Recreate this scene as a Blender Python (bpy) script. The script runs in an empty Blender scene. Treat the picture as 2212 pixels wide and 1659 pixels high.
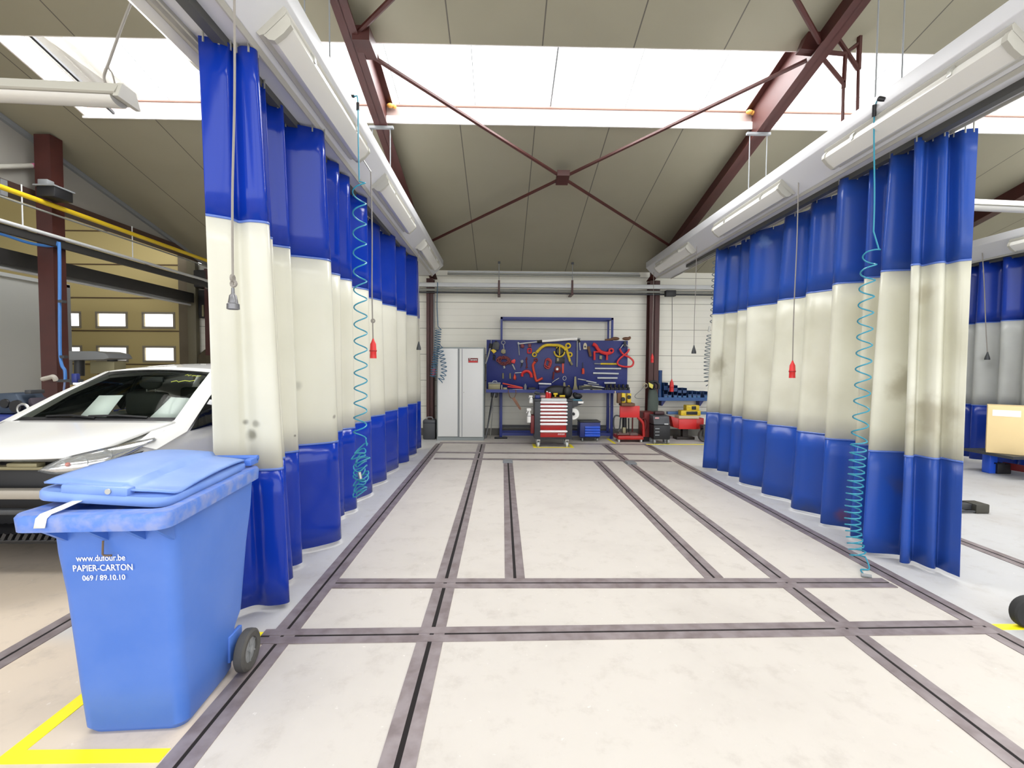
import bpy, bmesh, math, random
from mathutils import Vector, Matrix
random.seed(11)
sc = bpy.context.scene
C = sc.collection
PI = math.pi

# ---------------------------------------------------------------- camera
FPX, EYE = 1000.0, 1.55                    # focal length in pixels of the 2212 px wide frame, eye height
_c, _s = math.cos, math.sin
def _rx(a): return Matrix(((1,0,0),(0,_c(a),-_s(a)),(0,_s(a),_c(a))))
def _rz(a): return Matrix(((_c(a),-_s(a),0),(_s(a),_c(a),0),(0,0,1)))
CAM_R = _rz(-math.atan(.021)) @ _rx(PI/2 - math.atan(.0375)) @ _rz(math.radians(.35))
cd = bpy.data.cameras.new('camera'); cam = bpy.data.objects.new('camera', cd); C.objects.link(cam)
cd.sensor_fit = 'HORIZONTAL'; cd.sensor_width = 36.0; cd.lens = 36.0*FPX/2212.0
cd.clip_start = .05; cd.clip_end = 200
cam.matrix_world = Matrix.Translation((0,0,EYE)) @ CAM_R.to_4x4()
sc.camera = cam

# ---------------------------------------------------------------- daylight and exposure
sc.view_settings.view_transform = 'Standard'; sc.view_settings.look = 'None'
sc.view_settings.gamma = 1.0; sc.view_settings.use_curve_mapping = False
sc.view_settings.exposure = 0.35
w = bpy.data.worlds.new('overcast_sky'); sc.world = w; w.use_nodes = True
bg = w.node_tree.nodes['Background']; bg.inputs['Color'].default_value = (.97, .985, 1.0, 1); bg.inputs['Strength'].default_value = 2.3
sc.cycles.use_denoising = True
sc.cycles.max_bounces = 7; sc.cycles.diffuse_bounces = 5; sc.cycles.glossy_bounces = 3
sc.cycles.transmission_bounces = 4; sc.cycles.transparent_max_bounces = 8
sc.cycles.caustics_reflective = False; sc.cycles.caustics_refractive = False
sc.cycles.sample_clamp_indirect = 8.0
def area_light(name, loc, rot, sx, sy, power, color=(1,1,1)):
    ld = bpy.data.lights.new(name, 'AREA'); ld.shape = 'RECTANGLE'; ld.size = sx; ld.size_y = sy
    ld.energy = power; ld.color = color
    o = bpy.data.objects.new(name, ld); C.objects.link(o); o.location = loc; o.rotation_euler = rot
    return o
SLOPE = .243
def ceil_z(y): return 3.68 + SLOPE*(10.4 - y)
TILT = math.atan(SLOPE)
# daylight falling on the roof lights (above the sheets, outside the roof)
area_light('skylight_daylight', (3.9, 4.4, ceil_z(4.4)+1.0), (-TILT, 0, 0), 20.0, 5.0, 3900, (1,1,1))
area_light('skylight_daylight_rear', (2.5, -.4, ceil_z(-.4)+1.0), (-TILT, 0, 0), 18.0, 3.0, 1000, (1,1,1))

# ---------------------------------------------------------------- placing helpers
def _ray(px, py): return CAM_R @ Vector(((px-1106)/FPX, -(py-829.5)/FPX, -1.0))
_O = Vector((0,0,EYE))
def onY(px, py, y): d = _ray(px,py); return _O + d*(y/d.y)
def onX(px, py, x): d = _ray(px,py); return _O + d*(x/d.x)
def onZ(px, py, z=0.0): d = _ray(px,py); return _O + d*((z-EYE)/d.z)

# ---------------------------------------------------------------- materials
def lin(c):
    if isinstance(c, str): c = tuple(int(c[i:i+2],16)/255 for i in (0,2,4))
    return tuple((v/12.92 if v <= .04045 else ((v+.055)/1.055)**2.4) for v in c) + (1.0,)
def mat(name, col, rough=.5, metal=0.0, mottle=0.0, scale=6.0, col2=None, bump=0.0, coat=0.0, spec=.5, detail=4):
    m = bpy.data.materials.new(name); m.use_nodes = True
    nt = m.node_tree; b = nt.nodes['Principled BSDF']
    b.inputs['Base Color'].default_value = lin(col); b.inputs['Roughness'].default_value = rough
    b.inputs['Metallic'].default_value = metal; b.inputs['Coat Weight'].default_value = coat
    b.inputs['Specular IOR Level'].default_value = spec
    if mottle > 0 or bump > 0:
        tc = nt.nodes.new('ShaderNodeTexCoord'); n = nt.nodes.new('ShaderNodeTexNoise')
        n.inputs['Scale'].default_value = scale; n.inputs['Detail'].default_value = detail
        nt.links.new(tc.outputs['Object'], n.inputs['Vector'])
        if mottle > 0:
            r = nt.nodes.new('ShaderNodeValToRGB'); r.color_ramp.elements[0].position = .38; r.color_ramp.elements[1].position = .66
            mx = nt.nodes.new('ShaderNodeMix'); mx.data_type = 'RGBA'
            nt.links.new(n.outputs['Fac'], r.inputs['Fac'])
            mm = nt.nodes.new('ShaderNodeMath'); mm.operation = 'MULTIPLY'; mm.inputs[1].default_value = mottle
            nt.links.new(r.outputs['Color'], mm.inputs[0]); nt.links.new(mm.outputs[0], mx.inputs['Factor'])
            mx.inputs['A'].default_value = lin(col)
            c2 = lin(col2) if col2 else tuple(v*.6 for v in lin(col)[:3])+(1,)
            mx.inputs['B'].default_value = c2
            nt.links.new(mx.outputs['Result'], b.inputs['Base Color'])
        if bump > 0:
            bp = nt.nodes.new('ShaderNodeBump'); bp.inputs['Strength'].default_value = bump; bp.inputs['Distance'].default_value = .01
            nt.links.new(n.outputs['Fac'], bp.inputs['Height']); nt.links.new(bp.outputs['Normal'], b.inputs['Normal'])
    return m
def vinyl(name, col, trans=.25, rough=.22, dirt=None, dirt_amt=0.0):
    m = mat(name, col, rough, mottle=dirt_amt, scale=1.7, col2=dirt, spec=.38)
    nt = m.node_tree; b = nt.nodes['Principled BSDF']; out = nt.nodes['Material Output']
    t = nt.nodes.new('ShaderNodeBsdfTranslucent'); t.inputs['Color'].default_value = lin(col)
    mx = nt.nodes.new('ShaderNodeMixShader'); mx.inputs[0].default_value = trans
    nt.links.new(b.outputs[0], mx.inputs[1]); nt.links.new(t.outputs[0], mx.inputs[2]); nt.links.new(mx.outputs[0], out.inputs[0])
    return m
def spots(m, loc, items):
    """stains and patches with a place of their own on a sheet: (point, radius, colour, strength)"""
    nt = m.node_tree; b = nt.nodes['Principled BSDF']; bc = b.inputs['Base Color']
    src = bc.links[0].from_socket if bc.links else None
    tc = nt.nodes.new('ShaderNodeTexCoord'); n = nt.nodes.new('ShaderNodeTexNoise'); n.inputs['Scale'].default_value = 9; n.inputs['Detail'].default_value = 4
    nt.links.new(tc.outputs['Object'], n.inputs['Vector'])
    for p, r, col, k in items:
        d = nt.nodes.new('ShaderNodeVectorMath'); d.operation = 'DISTANCE'; nt.links.new(tc.outputs['Object'], d.inputs[0])
        d.inputs[1].default_value = Vector(p) - Vector(loc)
        a = nt.nodes.new('ShaderNodeMath'); a.operation = 'MULTIPLY_ADD'; nt.links.new(n.outputs['Fac'], a.inputs[0]); a.inputs[1].default_value = r*1.2
        nt.links.new(d.outputs['Value'], a.inputs[2])
        g = nt.nodes.new('ShaderNodeMapRange'); g.interpolation_type = 'SMOOTHSTEP'; nt.links.new(a.outputs[0], g.inputs['Value'])
        g.inputs['From Min'].default_value = r*1.5; g.inputs['From Max'].default_value = r*.75; g.inputs['To Max'].default_value = k
        x = nt.nodes.new('ShaderNodeMix'); x.data_type = 'RGBA'; nt.links.new(g.outputs['Result'], x.inputs['Factor'])
        if src: nt.links.new(src, x.inputs['A'])
        else: x.inputs['A'].default_value = bc.default_value[:]
        x.inputs['B'].default_value = lin(col); src = x.outputs['Result']
    nt.links.new(src, bc)
def glass(name, tint='ffffff', see=.8, rough=.05, col='e8eef0'):
    """thin pane: lets most light straight through, the rest is a shiny coated surface"""
    m = mat(name, col, rough); nt = m.node_tree; b = nt.nodes['Principled BSDF']; out = nt.nodes['Material Output']
    t = nt.nodes.new('ShaderNodeBsdfTransparent'); t.inputs['Color'].default_value = lin(tint)
    mx = nt.nodes.new('ShaderNodeMixShader'); mx.inputs[0].default_value = see
    nt.links.new(b.outputs[0], mx.inputs[1]); nt.links.new(t.outputs[0], mx.inputs[2]); nt.links.new(mx.outputs[0], out.inputs[0])
    return m

def concrete_floor():
    m = mat('floor_concrete', 'ded6cc', .55); nt = m.node_tree; b = nt.nodes['Principled BSDF']
    tc = nt.nodes.new('ShaderNodeTexCoord')
    def noise(scale, det, rough=.6):
        n = nt.nodes.new('ShaderNodeTexNoise'); n.inputs['Scale'].default_value = scale; n.inputs['Detail'].default_value = det
        n.inputs['Roughness'].default_value = rough; nt.links.new(tc.outputs['Object'], n.inputs['Vector']); return n
    def ramp(src, a, bb):
        r = nt.nodes.new('ShaderNodeMapRange'); r.interpolation_type = 'SMOOTHSTEP'; r.clamp = True
        r.inputs['From Min'].default_value = a; r.inputs['From Max'].default_value = bb
        nt.links.new(src, r.inputs['Value']); return r.outputs['Result']
    def math_(op, a, bv):
        k = nt.nodes.new('ShaderNodeMath'); k.operation = op
        for i, v in enumerate((a, bv)):
            if isinstance(v, (int,float)): k.inputs[i].default_value = v
            else: nt.links.new(v, k.inputs[i])
        return k.outputs[0]
    def mix(f, ca, cb):
        x = nt.nodes.new('ShaderNodeMix'); x.data_type = 'RGBA'
        if isinstance(f, (int,float)): x.inputs['Factor'].default_value = f
        else: nt.links.new(f, x.inputs['Factor'])
        for k, v in (('A',ca),('B',cb)):
            if isinstance(v, tuple): x.inputs[k].default_value = v
            else: nt.links.new(v, x.inputs[k])
        return x.outputs['Result']
    sx = nt.nodes.new('ShaderNodeSeparateXYZ'); nt.links.new(tc.outputs['Object'], sx.inputs[0])
    # bay slabs (cream concrete) versus the grey sealed aisles between the bays
    a = math_('MULTIPLY', ramp(sx.outputs['X'], -1.27, -1.25), math_('SUBTRACT', 1.0, ramp(sx.outputs['X'], 2.89, 2.91)))
    l = math_('MAXIMUM', math_('SUBTRACT', 1.0, ramp(sx.outputs['X'], -2.63, -2.61)), math_('MULTIPLY', math_('SUBTRACT', 1.0, ramp(sx.outputs['X'], -1.27, -1.25)), math_('SUBTRACT', 1.0, ramp(sx.outputs['Y'], 2.5, 2.75))))
    col = mix(a, lin('c0c0c0'), lin('c6c0b8'))
    col = mix(l, col, lin('d2c3b0'))
    col = mix(math_('MULTIPLY', ramp(noise(1.1,5).outputs['Fac'], .45, .75), .35), col, lin('a8a19a'))
    col = mix(math_('MULTIPLY', ramp(noise(5.5,6,.7).outputs['Fac'], .5, .72), .28), col, lin('999086'))
    col = mix(math_('MULTIPLY', ramp(noise(26,3).outputs['Fac'], .68, .74), .3), col, lin('f6f2ec'))
    nt.links.new(col, b.inputs['Base Color'])
    rr = nt.nodes.new('ShaderNodeMapRange'); rr.inputs['To Min'].default_value = .42; rr.inputs['To Max'].default_value = .7
    nt.links.new(noise(3,4).outputs['Fac'], rr.inputs['Value']); nt.links.new(rr.outputs['Result'], b.inputs['Roughness'])
    return m

MT = dict(
    floor=concrete_floor(),
    ceiling=mat('ceiling_panel', '98937f', .6, mottle=.25, scale=1.2, col2='8a8572'),
    joint=mat('joint_dark', '4c4640', .8),
    wall=mat('wall_block', 'f4f2e6', .75, mottle=.4, scale=1.5, col2='e8e5d6'),
    walljoint=mat('wall_joint', 'a5a294', .9),
    plinth=mat('wall_foot_shade', '66645e', .8),  # dark grey for the shade painted along the back wall foot
    greywall=mat('grey_wall', '9a9790', .8, mottle=.4, scale=.8, col2='85827a'),
    redsteel=mat('red_oxide_steel', '471f1a', .5, mottle=.4, scale=4, col2='351713'),
    white_trim=mat('white_trim', 'eeeae6', .5),
    sheet=glass('skylight_sheet', 'ffffff', .8, .3, 'ffffff'),
    purlin=mat('purlin_pale', '96827c', .7, mottle=.4, scale=5, col2='806c66'),
    foam=mat('yellow_foam', 'd8a450', .9, bump=.4, scale=30),
    beam=mat('beam_white_paint', 'd2d3d6', .4),
    lampbody=mat('lamp_body', 'b4b2a8', .45),
    diffuser=mat('lamp_diffuser', 'dddcd6', .18),
    track=mat('track_dark', '5a5a56', .5, .3),
    vblue=vinyl('vinyl_blue', '0e35a6', .10, .16),
    vblue2=vinyl('vinyl_blue_matt', '2450ae', .16, .3, '3a4f8c', .5),
    vblue3=vinyl('vinyl_blue_dark', '14379a', .08, .25),
    vclear=vinyl('vinyl_milky', 'eae9de', .35, .22, 'd2d0be', .35),
    vclear2=vinyl('vinyl_milky_worn', 'e6e5d8', .35, .3, 'b8b49c', .55),
    vclear3=vinyl('vinyl_milky_grey', 'c0c2be', .2, .3, 'a0a29e', .5),
    seam=mat('vinyl_seam', '5a74bc', .3),
    rail=mat('rail_steel', '93898a', .45, .25, mottle=.7, scale=9, col2='6f6262'),
    slot=mat('rail_slot', '140d0d', .9),
    tape=mat('yellow_tape', 'ffee18', .5),
    binblue=mat('bin_plastic', '4470c4', .42, mottle=.5, scale=3.5, col2='5c80cc'),
    lidblue=mat('bin_lid_plastic', '6f90d0', .4, mottle=.6, scale=4, col2='8aa6dc'),
    rimblue=mat('bin_rim_plastic', '5078c8', .45, mottle=.5, scale=22, col2='9a9cb4'),
    white=mat('white_plain', 'f4f3ee', .5),
    lettering=mat('white_lettering', 'ffffff', .6),
    tyre=mat('tyre_rubber', '4d4b48', .75, mottle=.4, scale=20),
    tyredark=mat('tyre_dark', '2a2a2a', .8),
    rim=mat('wheel_rim', '8d8f90', .5, .2),
    carwhite=mat('car_paint_white', 'f2f2ef', .18, coat=.6),
    carglass=glass('car_window_glass', 'f4f8f4', .9, .03, '101614'),
    carglassdark=mat('car_side_glass', '0c0f12', .06),
    black=mat('black_plastic', '17171a', .5),
    darkgrey=mat('dark_grey', '3a3c3f', .5),
    charcoal=mat('charcoal_paint', '3b3d42', .4),
    grey=mat('mid_grey', '85888a', .5),
    lightgrey=mat('light_grey', 'c9cccb', .45),
    steel=mat('bare_steel', 'b9b9b2', .35, .6),
    chrome=mat('chrome', 'e4e4e4', .12, .9),
    lens=glass('headlamp_lens', 'ffffff', .86, .04, 'b8c0c4'),
    amber=mat('amber_lens', 'd0562a', .3),
    hosecyan=mat('hose_cyan', '2f8ba2', .35),
    hosegrey=mat('hose_grey', '6d787c', .4),
    cable=mat('cable_grey', '8a857e', .6),
    red=mat('red_plastic', 'd02c2c', .4),
    redpaint=mat('red_paint', 'b3231f', .35, mottle=.3, scale=8, col2='8f1c18'),
    darkred=mat('dark_red_paint', '6e1a1a', .45),
    orange=mat('orange_paint', 'd2452a', .45),
    yellow=mat('yellow_paint', 'e0c128', .45, mottle=.5, scale=14, col2='a38a22'),
    blueboard=mat('blue_board', '18246c', .45, mottle=.3, scale=2.5, col2='243074'),
    bluesteel=mat('blue_steel', '28357c', .45),
    brightblue=mat('bright_blue_plastic', '2458d6', .3),
    binsblue=mat('storage_bin_blue', '1a3f72', .4),
    brown=mat('brown_leather', '6a4a34', .7),
    olive=mat('olive_metal', '8a8466', .5, .3),
    beige=mat('beige_metal', 'c8bda0', .5),
    doory=mat('door_cream_yellow', 'b8a772', .6),
    yellowpipe=mat('yellow_pipe_paint', 'e2c022', .4),
    pipewhite=mat('pipe_white', 'c6c8c8', .4),
    pipegrey=mat('pipe_grey', '85867f', .5),
    duct=mat('duct_dark', '2d2c2b', .6),
    bluepipe=mat('blue_air_pipe', '3c74b8', .4),
    hoseblue=mat('hose_dull_blue', '3c6684', .4),
    booth=mat('booth_panel', 'bfc0ba', .6),
    cabinetwhite=mat('cabinet_white', 'dfe0de', .4),
    cabinetgrey=mat('cabinet_grey', '8b9292', .45),
    carton=mat('carton_cream', 'f0d6a0', .8),
    paper=mat('paper', 'f0f2f6', .8),
    chalk=mat('yellow_marker', 'c4cf4a', .6),
    seat=mat('seat_fabric', '2b2d2a', .8),
    dash=mat('dashboard', '20231f', .6),
)

# ---------------------------------------------------------------- mesh building
class MB:
    def __init__(s): s.bm = bmesh.new()
    def _v(s, pts): return [s.bm.verts.new(p) for p in pts]
    def box(s, x0,x1,y0,y1,z0,z1, bev=0.0, M=None, seg=2):
        t = bmesh.new(); bmesh.ops.create_cube(t, size=1.0)
        bmesh.ops.scale(t, verts=t.verts, vec=(abs(x1-x0),abs(y1-y0),abs(z1-z0)))
        if bev > 0: bmesh.ops.bevel(t, geom=list(t.edges), offset=bev, segments=seg, affect='EDGES', profile=.5)
        bmesh.ops.translate(t, verts=t.verts, vec=((x0+x1)/2,(y0+y1)/2,(z0+z1)/2))
        if M is not None: bmesh.ops.transform(t, matrix=M, verts=t.verts)
        s.merge(t); return s
    def merge(s, t):
        me = bpy.data.meshes.new('tmp'); t.to_mesh(me); t.free(); s.bm.from_mesh(me); bpy.data.meshes.remove(me)
    def loft(s, rings, cap=True, closed=True):
        vs = [s._v(r) for r in rings]; n = len(vs[0])
        for a, b in zip(vs, vs[1:]):
            for i in range(n if closed else n-1):
                j = (i+1) % n
                try: s.bm.faces.new((a[i],a[j],b[j],b[i]))
                except ValueError: pass
        if cap and closed:
            for r in (vs[0], vs[-1]):
                try: s.bm.faces.new(r)
                except ValueError: pass
        return s
    def tube(s, pts, r, n=8, closed=False):
        pts = [Vector(p) for p in pts]; k = len(pts); rs = r if isinstance(r,(list,tuple)) else [r]*k
        tan = []
        for i in range(k):
            if closed: d = pts[(i+1)%k]-pts[i-1]
            else: d = pts[min(i+1,k-1)]-pts[max(i-1,0)]
            tan.append(d.normalized() if d.length > 1e-9 else Vector((0,0,1)))
        up = Vector((0,0,1)) if abs(tan[0].z) < .9 else Vector((1,0,0))
        nrm = (up - tan[0]*up.dot(tan[0])).normalized(); rings = []
        for i in range(k):
            nrm = nrm - tan[i]*nrm.dot(tan[i])
            nrm = nrm.normalized() if nrm.length > 1e-6 else tan[i].orthogonal().normalized()
            bn = tan[i].cross(nrm)
            rings.append([pts[i] + (nrm*_c(2*PI*j/n) + bn*_s(2*PI*j/n))*rs[i] for j in range(n)])
        if closed: s.loft(rings+[rings[0]], cap=False)
        else: s.loft(rings)
        return s
    def cyl(s, p0, p1, r0, r1=None, n=18): return s.tube([p0,p1], [r0, r0 if r1 is None else r1], n)
    def lathe(s, prof, o=(0,0,0), axis='z', n=24):
        rings = []
        for r, h in prof:
            ring = []
            for j in range(n):
                a = 2*PI*j/n; x, y = max(r,1e-4)*_c(a), max(r,1e-4)*_s(a)
                p = {'z':(x,y,h),'x':(h,x,y),'y':(x,h,y)}[axis]
                ring.append((p[0]+o[0],p[1]+o[1],p[2]+o[2]))
            rings.append(ring)
        return s.loft(rings)
    def torus(s, o, R, r, axis='y', n=24, m=10, sx=1.0, sz=1.0):
        pts = []
        for j in range(n):
            a = 2*PI*j/n; x, y = R*_c(a)*sx, R*_s(a)*sz
            p = {'z':(x,y,0),'x':(0,x,y),'y':(x,0,y)}[axis]
            pts.append((p[0]+o[0],p[1]+o[1],p[2]+o[2]))
        return s.tube(pts, r, m, closed=True)
    def prism(s, poly, d0, d1, plane='xz', bev=0.0):
        t = bmesh.new()
        def P(a,b,d): return {'xz':(a,d,b),'yz':(d,a,b),'xy':(a,b,d)}[plane]
        A = [t.verts.new(P(a,b,d0)) for a,b in poly]; B = [t.verts.new(P(a,b,d1)) for a,b in poly]; n = len(poly)
        t.faces.new(A); t.faces.new(list(reversed(B)))
        for i in range(n): t.faces.new((A[i],B[i],B[(i+1)%n],A[(i+1)%n]))
        bmesh.ops.recalc_face_normals(t, faces=t.faces)
        if bev > 0: bmesh.ops.bevel(t, geom=list(t.edges), offset=bev, segments=2, affect='EDGES', profile=.5)
        s.merge(t); return s
    def grid(s, rows):
        vs = [s._v(r) for r in rows]
        for a,b in zip(vs,vs[1:]):
            for i in range(len(a)-1): s.bm.faces.new((a[i],a[i+1],b[i+1],b[i]))
        return s
    def sphere(s, o, r, sx=1,sy=1,sz=1, n=12):
        t = bmesh.new(); bmesh.ops.create_uvsphere(t, u_segments=n*2, v_segments=n, radius=r)
        bmesh.ops.scale(t, verts=t.verts, vec=(sx,sy,sz)); bmesh.ops.translate(t, verts=t.verts, vec=o); s.merge(t); return s
    def link(s, name, m, M=None, parent=None, sharp=38, thick=0.0):
        bm = s.bm
        if M is not None: bmesh.ops.transform(bm, matrix=M, verts=bm.verts)
        bmesh.ops.recalc_face_normals(bm, faces=bm.faces)
        for f in bm.faces: f.smooth = True
        lim = math.radians(sharp)
        for e in bm.edges:
            if len(e.link_faces) == 2 and e.calc_face_angle(0) > lim: e.smooth = False
        me = bpy.data.meshes.new(name); bm.to_mesh(me); bm.free(); me.materials.append(m)
        o = bpy.data.objects.new(name, me); C.objects.link(o)
        if parent is not None: o.parent = parent
        if thick > 0:
            md = o.modifiers.new('thickness', 'SOLIDIFY'); md.thickness = thick; md.offset = 0
        return o

ROOT = {}
def tag(o, label, cat, group=None):
    o['label'] = label; o['category'] = cat
    if group: o['group'] = group
    return o
def thing(name, label, cat, loc=(0,0,0), rz=0.0, group=None):
    o = bpy.data.objects.new(name, None); C.objects.link(o); o.empty_display_size = .2
    o.location = loc; o.rotation_euler = (0,0,rz); tag(o, label, cat, group)
    ROOT[o.name] = Matrix.Translation(loc) @ Matrix.Rotation(rz,4,'Z')
    return o
def top(o):
    while o.parent: o = o.parent
    return o
def part(parent, name, mb, m, world=False, label=None, thick=0.0, sharp=38):
    o = mb.link(name, m, ROOT[top(parent).name].inverted() if world else None, parent, sharp, thick)
    if label: o['label'] = label
    return o
def solo(name, mb, m, label, cat, group=None, thick=0.0, sharp=38):
    vs = [v.co for v in mb.bm.verts]
    c = Vector(((min(v.x for v in vs)+max(v.x for v in vs))/2, (min(v.y for v in vs)+max(v.y for v in vs))/2, min(v.z for v in vs)))
    o = mb.link(name, m, Matrix.Translation(-c), None, sharp, thick); o.location = c
    return tag(o, label, cat, group)
def struct(name, mb, m, parent=None, thick=0.0):
    o = mb.link(name, m, None, parent, 38, thick)
    if parent is None: o['kind'] = 'structure'
    return o
def copy_tree(o, parent=None):
    c = o.copy(); C.objects.link(c); c.parent = parent
    for ch in list(o.children): copy_tree(ch, c)
    return c
def text_part(parent, name, body, size, M, m, depth=.001, align='CENTER', sx=1.0):
    cu = bpy.data.curves.new('lettering', 'FONT'); cu.body = body; cu.size = size; cu.extrude = depth
    cu.align_x = align; cu.align_y = 'CENTER'; cu.resolution_u = 3; cu.space_character = 1.0
    t = bpy.data.objects.new('tmp', cu); C.objects.link(t)
    bpy.context.view_layer.update()
    me = bpy.data.meshes.new_from_object(t.evaluated_get(bpy.context.evaluated_depsgraph_get()))
    bpy.data.objects.remove(t); bpy.data.curves.remove(cu)
    me.transform(M @ Matrix.Diagonal((sx,1,1,1))); me.materials.clear(); me.materials.append(m); me.name = name
    o = bpy.data.objects.new(name, me); C.objects.link(o); o.parent = parent
    return o
FACE = Matrix.Rotation(PI/2, 4, 'X')        # text standing upright, read from -Y
def catmull(pts, k=6):
    pts = [Vector(p) for p in pts]; out = []
    for i in range(len(pts)-1):
        p0, p1, p2, p3 = pts[max(i-1,0)], pts[i], pts[i+1], pts[min(i+2,len(pts)-1)]
        for j in range(k):
            t = j/k
            out.append(.5*((2*p1)+(p2-p0)*t+(2*p0-5*p1+4*p2-p3)*t*t+(3*p1-p0-3*p2+p3)*t**3))
    out.append(pts[-1]); return out
def helix(path, R, turns, per=12, squash=1.0, phase=0.0, tight=0.0):
    """coil of TURNS round a smooth path; R may be a function of t"""
    n = int(turns*per); out = []
    src = [Vector(p) for p in path]; acc = [0.0]
    for a, b in zip(src, src[1:]): acc.append(acc[-1]+(b-a).length)
    path = []; j = 0; k = 120
    for i in range(k+1):                         # even steps along the path
        d = acc[-1]*i/k
        while j < len(acc)-2 and acc[j+1] < d: j += 1
        path.append(src[j].lerp(src[j+1], (d-acc[j])/max(1e-9, acc[j+1]-acc[j])))
    for i in range(n+1):
        t = i/n; f = t*k; a = min(int(f),k-1); c = path[a].lerp(path[a+1], f-a)
        d = (path[a+1]-path[a]).normalized()
        u = Vector((1,0,0)); u = (u - d*u.dot(d)).normalized(); v = d.cross(u)
        r = R(t) if callable(R) else R; ang = phase + 2*PI*(tight(t) if callable(tight) else turns*(t + tight*t*t)/(1+tight))
        out.append(c + u*_c(ang)*r + v*_s(ang)*r*squash)
    return out

# ================================================================ SETTING
def lined(m, axis, period, offset, width, colour, fine=0, fine_amt=.25):
    """joint lines at a regular pitch worked into a material"""
    nt = m.node_tree; b = nt.nodes['Principled BSDF']; src = b.inputs['Base Color'].links[0].from_socket
    tc = nt.nodes.new('ShaderNodeTexCoord'); sp = nt.nodes.new('ShaderNodeSeparateXYZ'); nt.links.new(tc.outputs['Object'], sp.inputs[0])
    def line(per, wd):
        a = nt.nodes.new('ShaderNodeMath'); a.operation = 'SUBTRACT'; nt.links.new(sp.outputs[axis], a.inputs[0]); a.inputs[1].default_value = offset - wd/2
        f = nt.nodes.new('ShaderNodeMath'); f.operation = 'FLOORED_MODULO'; nt.links.new(a.outputs[0], f.inputs[0]); f.inputs[1].default_value = per
        g = nt.nodes.new('ShaderNodeMath'); g.operation = 'LESS_THAN'; nt.links.new(f.outputs[0], g.inputs[0]); g.inputs[1].default_value = wd
        return g.outputs[0]
    def over(src, fac, amt):
        mu = nt.nodes.new('ShaderNodeMath'); mu.operation = 'MULTIPLY'; nt.links.new(fac, mu.inputs[0]); mu.inputs[1].default_value = amt
        x = nt.nodes.new('ShaderNodeMix'); x.data_type = 'RGBA'; nt.links.new(mu.outputs[0], x.inputs['Factor']); nt.links.new(src, x.inputs['A'])
        x.inputs['B'].default_value = lin(colour); return x.outputs['Result']
    if fine: src = over(src, line(period/fine, width*.7), fine_amt)
    src = over(src, line(period, width), .9)
    nt.links.new(src, b.inputs['Base Color'])
lined(MT['ceiling'], 'X', .98, -.57, .014, '55504a')
lined(MT['wall'], 'Z', .58, .656, .012, '928f82', 4, .22)

struct('floor', MB().box(-14, 14, -6, 11.0, -.3, 0), MT['floor'])

def slab(x0,x1,y0,y1,lo=0.0,hi=.22):
    return MB().prism([(y0,ceil_z(y0)+lo),(y1,ceil_z(y1)+lo),(y1,ceil_z(y1)+hi),(y0,ceil_z(y0)+hi)], x0, x1, 'yz')
SKY0, SKY1, SKX = 5.07, 6.17, -5.35           # the roof light: near edge, far edge, left end
ce = slab(-6.4, 14, SKY1, 10.6)
for args in ((-6.4,14,1.0,SKY0),(-6.4,SKX,SKY0,SKY1),(-6.4,14,-4.5,-.6)): ce.merge(slab(*args).bm)
struct('ceiling', ce, MT['ceiling'])
# roof light: corrugated translucent sheets on a pale kerb
def corrugated(x0,x1,y0,y1,lift):
    m = MB(); nx = int((x1-x0)/.022); rows = []
    for y in (y0, y1):
        rows.append([(x0+(x1-x0)*i/nx, y, ceil_z(y)+lift+.03*_c(2*PI*(x0+(x1-x0)*i/nx)/.177)) for i in range(nx+1)])
    return m.grid(rows)
win = struct('window_1', corrugated(SKX, 14, SKY0-.12, SKY1+.03, .272), MT['sheet'])
for i in range(-5, 14):
    x = -.57 + .98*i + .2; wd = .018 if i == 1 else .007
    struct('sheet_seam', MB().prism([(SKY0+.01,ceil_z(SKY0)+.235),(SKY1,ceil_z(SKY1)+.235),(SKY1,ceil_z(SKY1)+.241),(SKY0+.01,ceil_z(SKY0)+.241)], x-wd/2, x+wd/2, 'yz'), MT['grey'], win)
struct('window_2', corrugated(SKX, 14, -.7, 1.1, .30), MT['sheet'])
k = MB()
k.box(SKX,14, SKY1-.012,SKY1+.05, ceil_z(SKY1)-.0, ceil_z(SKY1)+.245)
struct('trim_1', k, MT['purlin'])
struct('trim_2', MB().box(SKX-.02,14, SKY1-.035,SKY1-.013, ceil_z(SKY1)-.02, ceil_z(SKY1)+.075), MT['white_trim'])
struct('trim_3', MB().box(SKX,14, SKY0,SKY0+.015, ceil_z(SKY0)-.0, ceil_z(SKY0)+.26), MT['white_trim'])
struct('trim_4', MB().prism([(SKY0,ceil_z(SKY0)),(SKY1,ceil_z(SKY1)),(SKY1,ceil_z(SKY1)+.26),(SKY0,ceil_z(SKY0)+.26)], SKX, SKX+.02, 'yz'), MT['white_trim'])
struct('trim_5', MB().box(SKX,14, SKY1-.02,SKY1-.011, ceil_z(SKY1)+.205, ceil_z(SKY1)+.22), mat('trim_brown', '6a4a3c', .7))
struct('trim_6', MB().prism([(SKY0,ceil_z(SKY0)+.02),(SKY1,ceil_z(SKY1)+.02),(SKY1,ceil_z(SKY1)+.05),(SKY0,ceil_z(SKY0)+.05)], SKX+.36, SKX+.39, 'yz'), MT['darkgrey'])

# walls
wb = MB().box(-6.9, 14, 10.4, 10.7, 0, 3.75)
struct('wall_back', wb, MT['wall'])
struct('shade_strip_back', MB().box(-6.9, 14, 10.385, 10.4, 0, .16), MT['plinth'])  # dark strip standing in for shadow where wall meets floor
struct('unseen_wall_right', MB().box(14, 14.3, -6, 10.7, 0, 7.6), MT['wall'])  # out of view, added to bound the light on this side
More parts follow.
